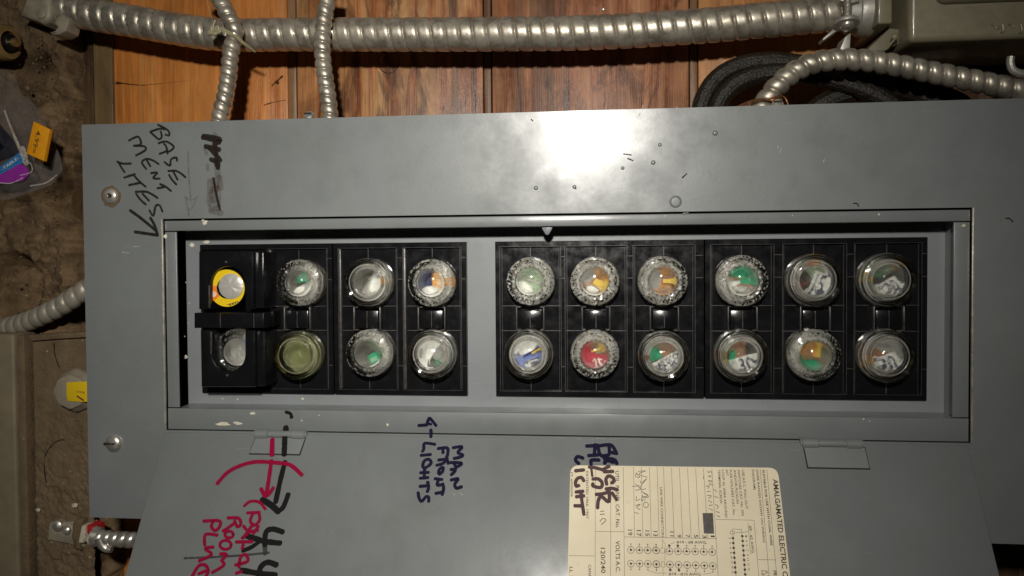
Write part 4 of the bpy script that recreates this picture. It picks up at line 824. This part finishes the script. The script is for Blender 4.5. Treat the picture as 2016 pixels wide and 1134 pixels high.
# ---------------------------------------------------------------- top left: clamp, round fitting, packet
cl = thing("conduit_clamp", P(85, 25, WW), "dusty grey clamp fitting at the left end of the thickest conduit", "clamp")
CL = plain("dusty_zinc", (.30, .27, .20), .55, .1, 120, .25)
MB().prism([P(x, y, -.052).xy for x, y in ((48, 12), (58, -20), (98, -20), (103, 10), (103, 30), (98, 44), (86, 49), (76, 44), (40, 32))], -.07, -.050, .003, None, 3).build("body", CL, cl)
ss = MB().lathe(P(82, 28, -.050), [(.0034, 0), (.0034, .0008), (.0025, .0014), (0, .0015)], 18).build("screw", CL, cl)
MB().prism([P(x, y, -.055).xy for x, y in ((117, 33), (132, 33), (140, 40), (134, 62), (122, 69), (106, 70), (100, 65), (112, 61), (116, 54), (110, 48))], -.066, -.053, .0015).build("hook", CL, cl)
rf = thing("round_fitting", P(20, 80, -.06), "tan round fitting with glossy black core and brass tip at the top left", "fitting")
ax = Vector((.97, -.05, .06)).normalized(); o0 = P(-2, 84, -.056)
MB().lathe(o0, [(0, -.004), (.0118, -.004), (.0125, -.001), (.0125, .006), (.0112, .0085), (.0080, .0088), (.0074, .004), (0, .004)], 36, ax).build("collar", plain("tan_ceramic", (.26, .165, .065), .45, 0, 120, .2), rf)
MB().lathe(o0, [(0, .003), (.0062, .003), (.0062, .0100), (.0054, .0112), (0, .0112)], 28, ax, mod=lambda k, r, z, a, i: (r * (1 + .03 * math.cos(6 * a)), z)).build("core", plain("gloss_black", (.008, .008, .008), .28), rf)
MB().lathe(o0, [(0, .0112), (.0030, .0112), (.0033, .0135), (.0028, .0152), (0, .0155)], 24, ax).build("brass_tip", BRASS, rf)
pk = thing("price_packet", P(40, 290, -.06), "clear plastic packet with blue and purple card and an orange price sticker", "packet")
ol = [(-90, 170), (-30, 176), (10, 178), (42, 184), (62, 198), (84, 232), (104, 278), (119, 312), (122, 335), (116, 352), (100, 364), (60, 380), (20, 392), (-30, 398), (-90, 402)]
cen = P(10, 290, -.036); rim_ = [P(x, y, -.052) for x, y in ol]; vs = []; fs = []; rows = 12; N = len(rim_)
fine = smooth(rim_, 4); N = len(fine)
for k in range(rows + 1):
    t = k / rows
    for p in fine:
        q_ = p.lerp(cen, t); h = math.sin(min(1, t * 1.15) * pi / 2)
        z = -.052 + .017 * h + (  .0028 * noise.noise(Vector((q_.x * 60, q_.y * 160, 5))) + .0014 * noise.noise(Vector((q_.x * 260, q_.y * 240, 5)))) * min(1, t * 4); vs.append((q_.x, q_.y, z))
fs = [(k * N + j, k * N + j + 1, (k + 1) * N + j + 1, (k + 1) * N + j) for k in range(rows) for j in range(N - 1)]
def film(lo=.03, hi=.16):
    m, nt, b = mat("cloudy_plastic"); b.inputs['Base Color'].default_value = (.27, .24, .22, 1); b.inputs['Roughness'].default_value = .10
    a = ramp(nt, noi(nt, coords(nt), 60, 5, .6, .8), ((.3, lo), (.7, hi))); nt.links.new(a.outputs[0], b.inputs['Alpha']); return m
MB().add(vs, fs).build("plastic_film", film(), pk, ang=80)
pl = MB().prism([P(x, y, -.0525).xy for x, y in [(-120, 130), (10, 136), (28, 150), (40, 184), (60, 198), (84, 232), (104, 278), (119, 312), (122, 335), (100, 364), (20, 392), (-90, 402)]], -.0535, -.0525, .0003); pl.build("backing", film(.10, .26), pk)
def flat(name, L, w, m): return MB().prism([P(x, y, w).xy for x, y in L], w - .0004, w, 0).build(name, m, pk)
flat("dark_card", [(-90, 235), (0, 245), (25, 275), (38, 302), (-90, 352)], -.0515, plain("navy_print", (.008, .010, .022), .3))
flat("blue_band", [(-90, 360), (0, 328), (38, 300), (50, 312), (44, 322), (0, 344), (-90, 385)], -.0508, plain("blue_print", (.02, .22, .55), .35))
flat("purple_disc", [(-40, 362), (0, 344), (40, 322), (52, 330), (58, 342), (45, 356), (15, 361), (-20, 363)], -.0504, plain("purple_print", (.36, .012, .42), .35))
m = MB()
for L, w_ in (([(9, 218), (24, 258), (38, 290), (49, 320)], .0012), ([(44, 292), (49, 306), (52, 322)], .0036), ([(60, 366), (90, 360), (112, 344)], .0008), ([(40, 345), (62, 338), (60, 322), (46, 316)], .0008), ([(-10, 358), (20, 361), (45, 350)], .0008)): m.stroke([P(x, y, -.0335) for x, y in L], w_, Z, .12, 6, -1.2 if w_ == .0012 else .2)  # pale strokes paint the creases and the highlights along film and disc rims
m.build('crease_glint', ink('film_crease_glint', (.55, .51, .46), .56), pk, kind='stuff', flat=True)
tx = MB(); A_, B_ = P(4, 338, -.0500), P(34, 318, -.0500); put_text(tx, "-TABLE-", P(5, 336, -.0503), P(38, 312, -.0503), Vector((-.5, 1, 0)), .0020); tx.build("band_lettering", CARD['white'], pk, flat=True)
st = MB().prism([P(x, y, -.0320).xy for x, y in ((66, 239), (98, 255), (86, 317), (52, 302))], -.0350, -.0320, .0001).build("price_sticker", plain("orange_sticker", (.80, .33, .005), .5, 0, 200, .08), pk)
tx = MB(); put_text(tx, "4.99=", P(72, 256, -.0318), P(62, 300, -.0318), Vector((1, .2, 0)), .0033); tx.build("price_lettering", plain("faint_price_ink", (.12, .06, .02), .6), st, flat=True)

# ---------------------------------------------------------------- lower left: dusty box, fitting, cable clamp
db = thing("dusty_box", P(60, 900, -.06), "dirt caked steel box with a lid, at the lower left", "box")
a0, a1 = P(-160, 655, -.048), P(163, 1250, -.048); lid1 = P(52, 900, -.043).x
MB().box((P(34, 900, -.044).x, P(20, 1180, -.044).y, -.060), (P(50, 900, -.046).x + .0008, P(20, 660, -.044).y, -.0462), .001).build('lid_flange', DUST, db)
m = MB(); nx, ny = 70, 200; xa, xb, ya, yb = P(57, 700, -.052).x, P(178, 700, -.052).x, P(60, 664, -.052).y, P(60, 1180, -.052).y
kc_ = P(125, 908, -.052)
for j in range(ny + 1):
    for i in range(nx + 1):
        u, v = xa + (xb - xa) * i / nx, ya + (yb - ya) * j / ny; e = min(1, i / 4) ; d = math.hypot(u - kc_.x, v - kc_.y)
        rough = min(1, max(.12, (P(60, 780, -.052).y - v) / .05)) * (.35 if d < .0125 else 1)
        z = -.0525 + (.0012 * hgt(u, v, 60) + .0011 * hgt(u + 2, v, 170) + .0007 * hgt(u, v + 5, 430)) * rough + (-.0007 if abs(d - .0132) < .0007 and u < kc_.x + .002 else 0) - .006 * (1 - e)
        m.v.append(Vector((u, v, z)))
m.f = [(j * (nx + 1) + i, j * (nx + 1) + i + 1, (j + 1) * (nx + 1) + i + 1, (j + 1) * (nx + 1) + i) for j in range(ny) for i in range(nx)]
m.build("face", DUST, db, ang=180)
MB().box((a0.x, a1.y, -.066), (P(32, 900, -.043).x, P(20, 657, -.043).y, -.043), .0022, 3).build("lid", TAN, db)
MB().prism([P(x, y, -.049).xy for x, y in ((50, 660), (110, 656), (180, 652), (180, 664), (112, 668), (62, 672))], -.058, -.049, .0012).build("top_lip", DUST, db)
m = MB(); m.stroke([P(x, y, -.0511) for x, y in ((91, 950), (87, 925), (88, 900), (98, 880), (112, 868), (126, 865))], .0005, Z, .5, 5, .4); m.stroke([P(x, y, -.0511) for x, y in ((106, 676), (107, 695), (112, 712), (116, 724))], .0006, Z, .5); m.build("crack", GAP, db, kind="stuff", flat=True)
ft = thing("threaded_fitting", P(140, 768, -.052), "dusty round conduit fitting with a yellow sticker beside the panel's left edge", "fitting")
c = P(152, 768, -.052)
MB().lathe(c, [(0, -.002), (.0150, -.002), (.0152, .001), (.0140, .0035), (.0125, .0050), (.0115, .0080), (.0105, .0084), (0, .0084)], 40, Z, mod=lambda k, r, z, a, i: (r * (1 + .03 * math.cos(8 * a) + .015 * noise.noise(Vector((a * 3, z * 500, 2)))), z)).build("body", armour("dusty_nut", (.36, .32, .24), .5, .8, .3), ft)
MB().prism([P(x, y, -.0428).xy for x, y in ((131, 753), (190, 750), (190, 792), (133, 790), (131, 780))], -.0436, -.0428, .0001).build("yellow_sticker", plain("yellow_sticker", (.72, .50, .01), .45), ft)
tx = MB(); put_text(tx, "Inc.", P(166, 771, -.0426), P(148, 769, -.0426), Vector((0, -1, 0)), .0016)
tx.stroke([P(152, 780, -.0426), P(164, 788, -.0426)], .0012, Z); tx.build("sticker_print", plain("red_brown_print", (.20, .03, .02), .6), ft, flat=True)
kc = thing("cable_clamp", P(150, 1055, -.06), "dust covered cable clamp with two screws and a red bushing, lower left", "clamp")
MB().prism([P(x, y, -.052).xy for x, y in ((100, 1028), (122, 1026), (170, 1024), (172, 1050), (168, 1076), (142, 1070), (97, 1061))], -.062, -.050, .0012).build("flange", CL, kc)
MB().prism([P(x, y, -.048).xy for x, y in ((143, 1030), (150, 1020), (166, 1022), (160, 1046), (158, 1084), (146, 1080), (141, 1056))], -.062, -.0465, .0028, None, 3).build("saddle", DUST, kc)
for x, y, r in ((115, 1034, .0040), (133, 1043, .0031)):
    MB().lathe(P(x, y, -.0495), [(r, -.003), (r, .001), (r * .85, .0024), (r * .45, .0032), (0, .0033)], 20, (.1, .1, 1)).build("screw", ZINC, kc)
def tubeseg(x0, y0, x1, y1, w, r, m, name, fl=0):
    a, b = P(x0, y0, w), P(x1, y1, w); MB().lathe(a, [(r * .7, 0), (r, .0003), (r * (1 + fl), (b - a).length), (r * .7, (b - a).length + .0003)], 24, b - a).build(name, m, kc)
MB().prism([P(x, y, -.047).xy for x, y in ((163, 1034), (172, 1033), (170, 1050), (166, 1068), (156, 1068))], -.058, -.0455, .001).build("white_band", PEB, kc)
MB().prism([P(x, y, -.047).xy for x, y in ((172, 1034), (187, 1037), (187, 1052), (172, 1050))], -.058, -.0460, .0012).build("red_bushing", plain("red_bushing", (.50, .02, .025), .4), kc)
MB().prism([P(x, y, -.047).xy for x, y in ((168, 1062), (176, 1053), (187, 1054), (184, 1070), (174, 1073))], -.058, -.0462, .0016).build("white_chunk", PEB, kc)
tubeseg(186, 1056, 198, 1057, -.046, .0072, ZINC, "end_collar", -.12)
MB().tube(smooth([P(x, y, -.042) for x, y in ((196, 1058), (202, 1072), (210, 1080), (220, 1082))], 6), lambda t: .0040 * (1 - .45 * t), 14).build("bent_tongue", ZINC, kc)
for o in bpy.data.objects:
    if '_b' in o: del o['_b']
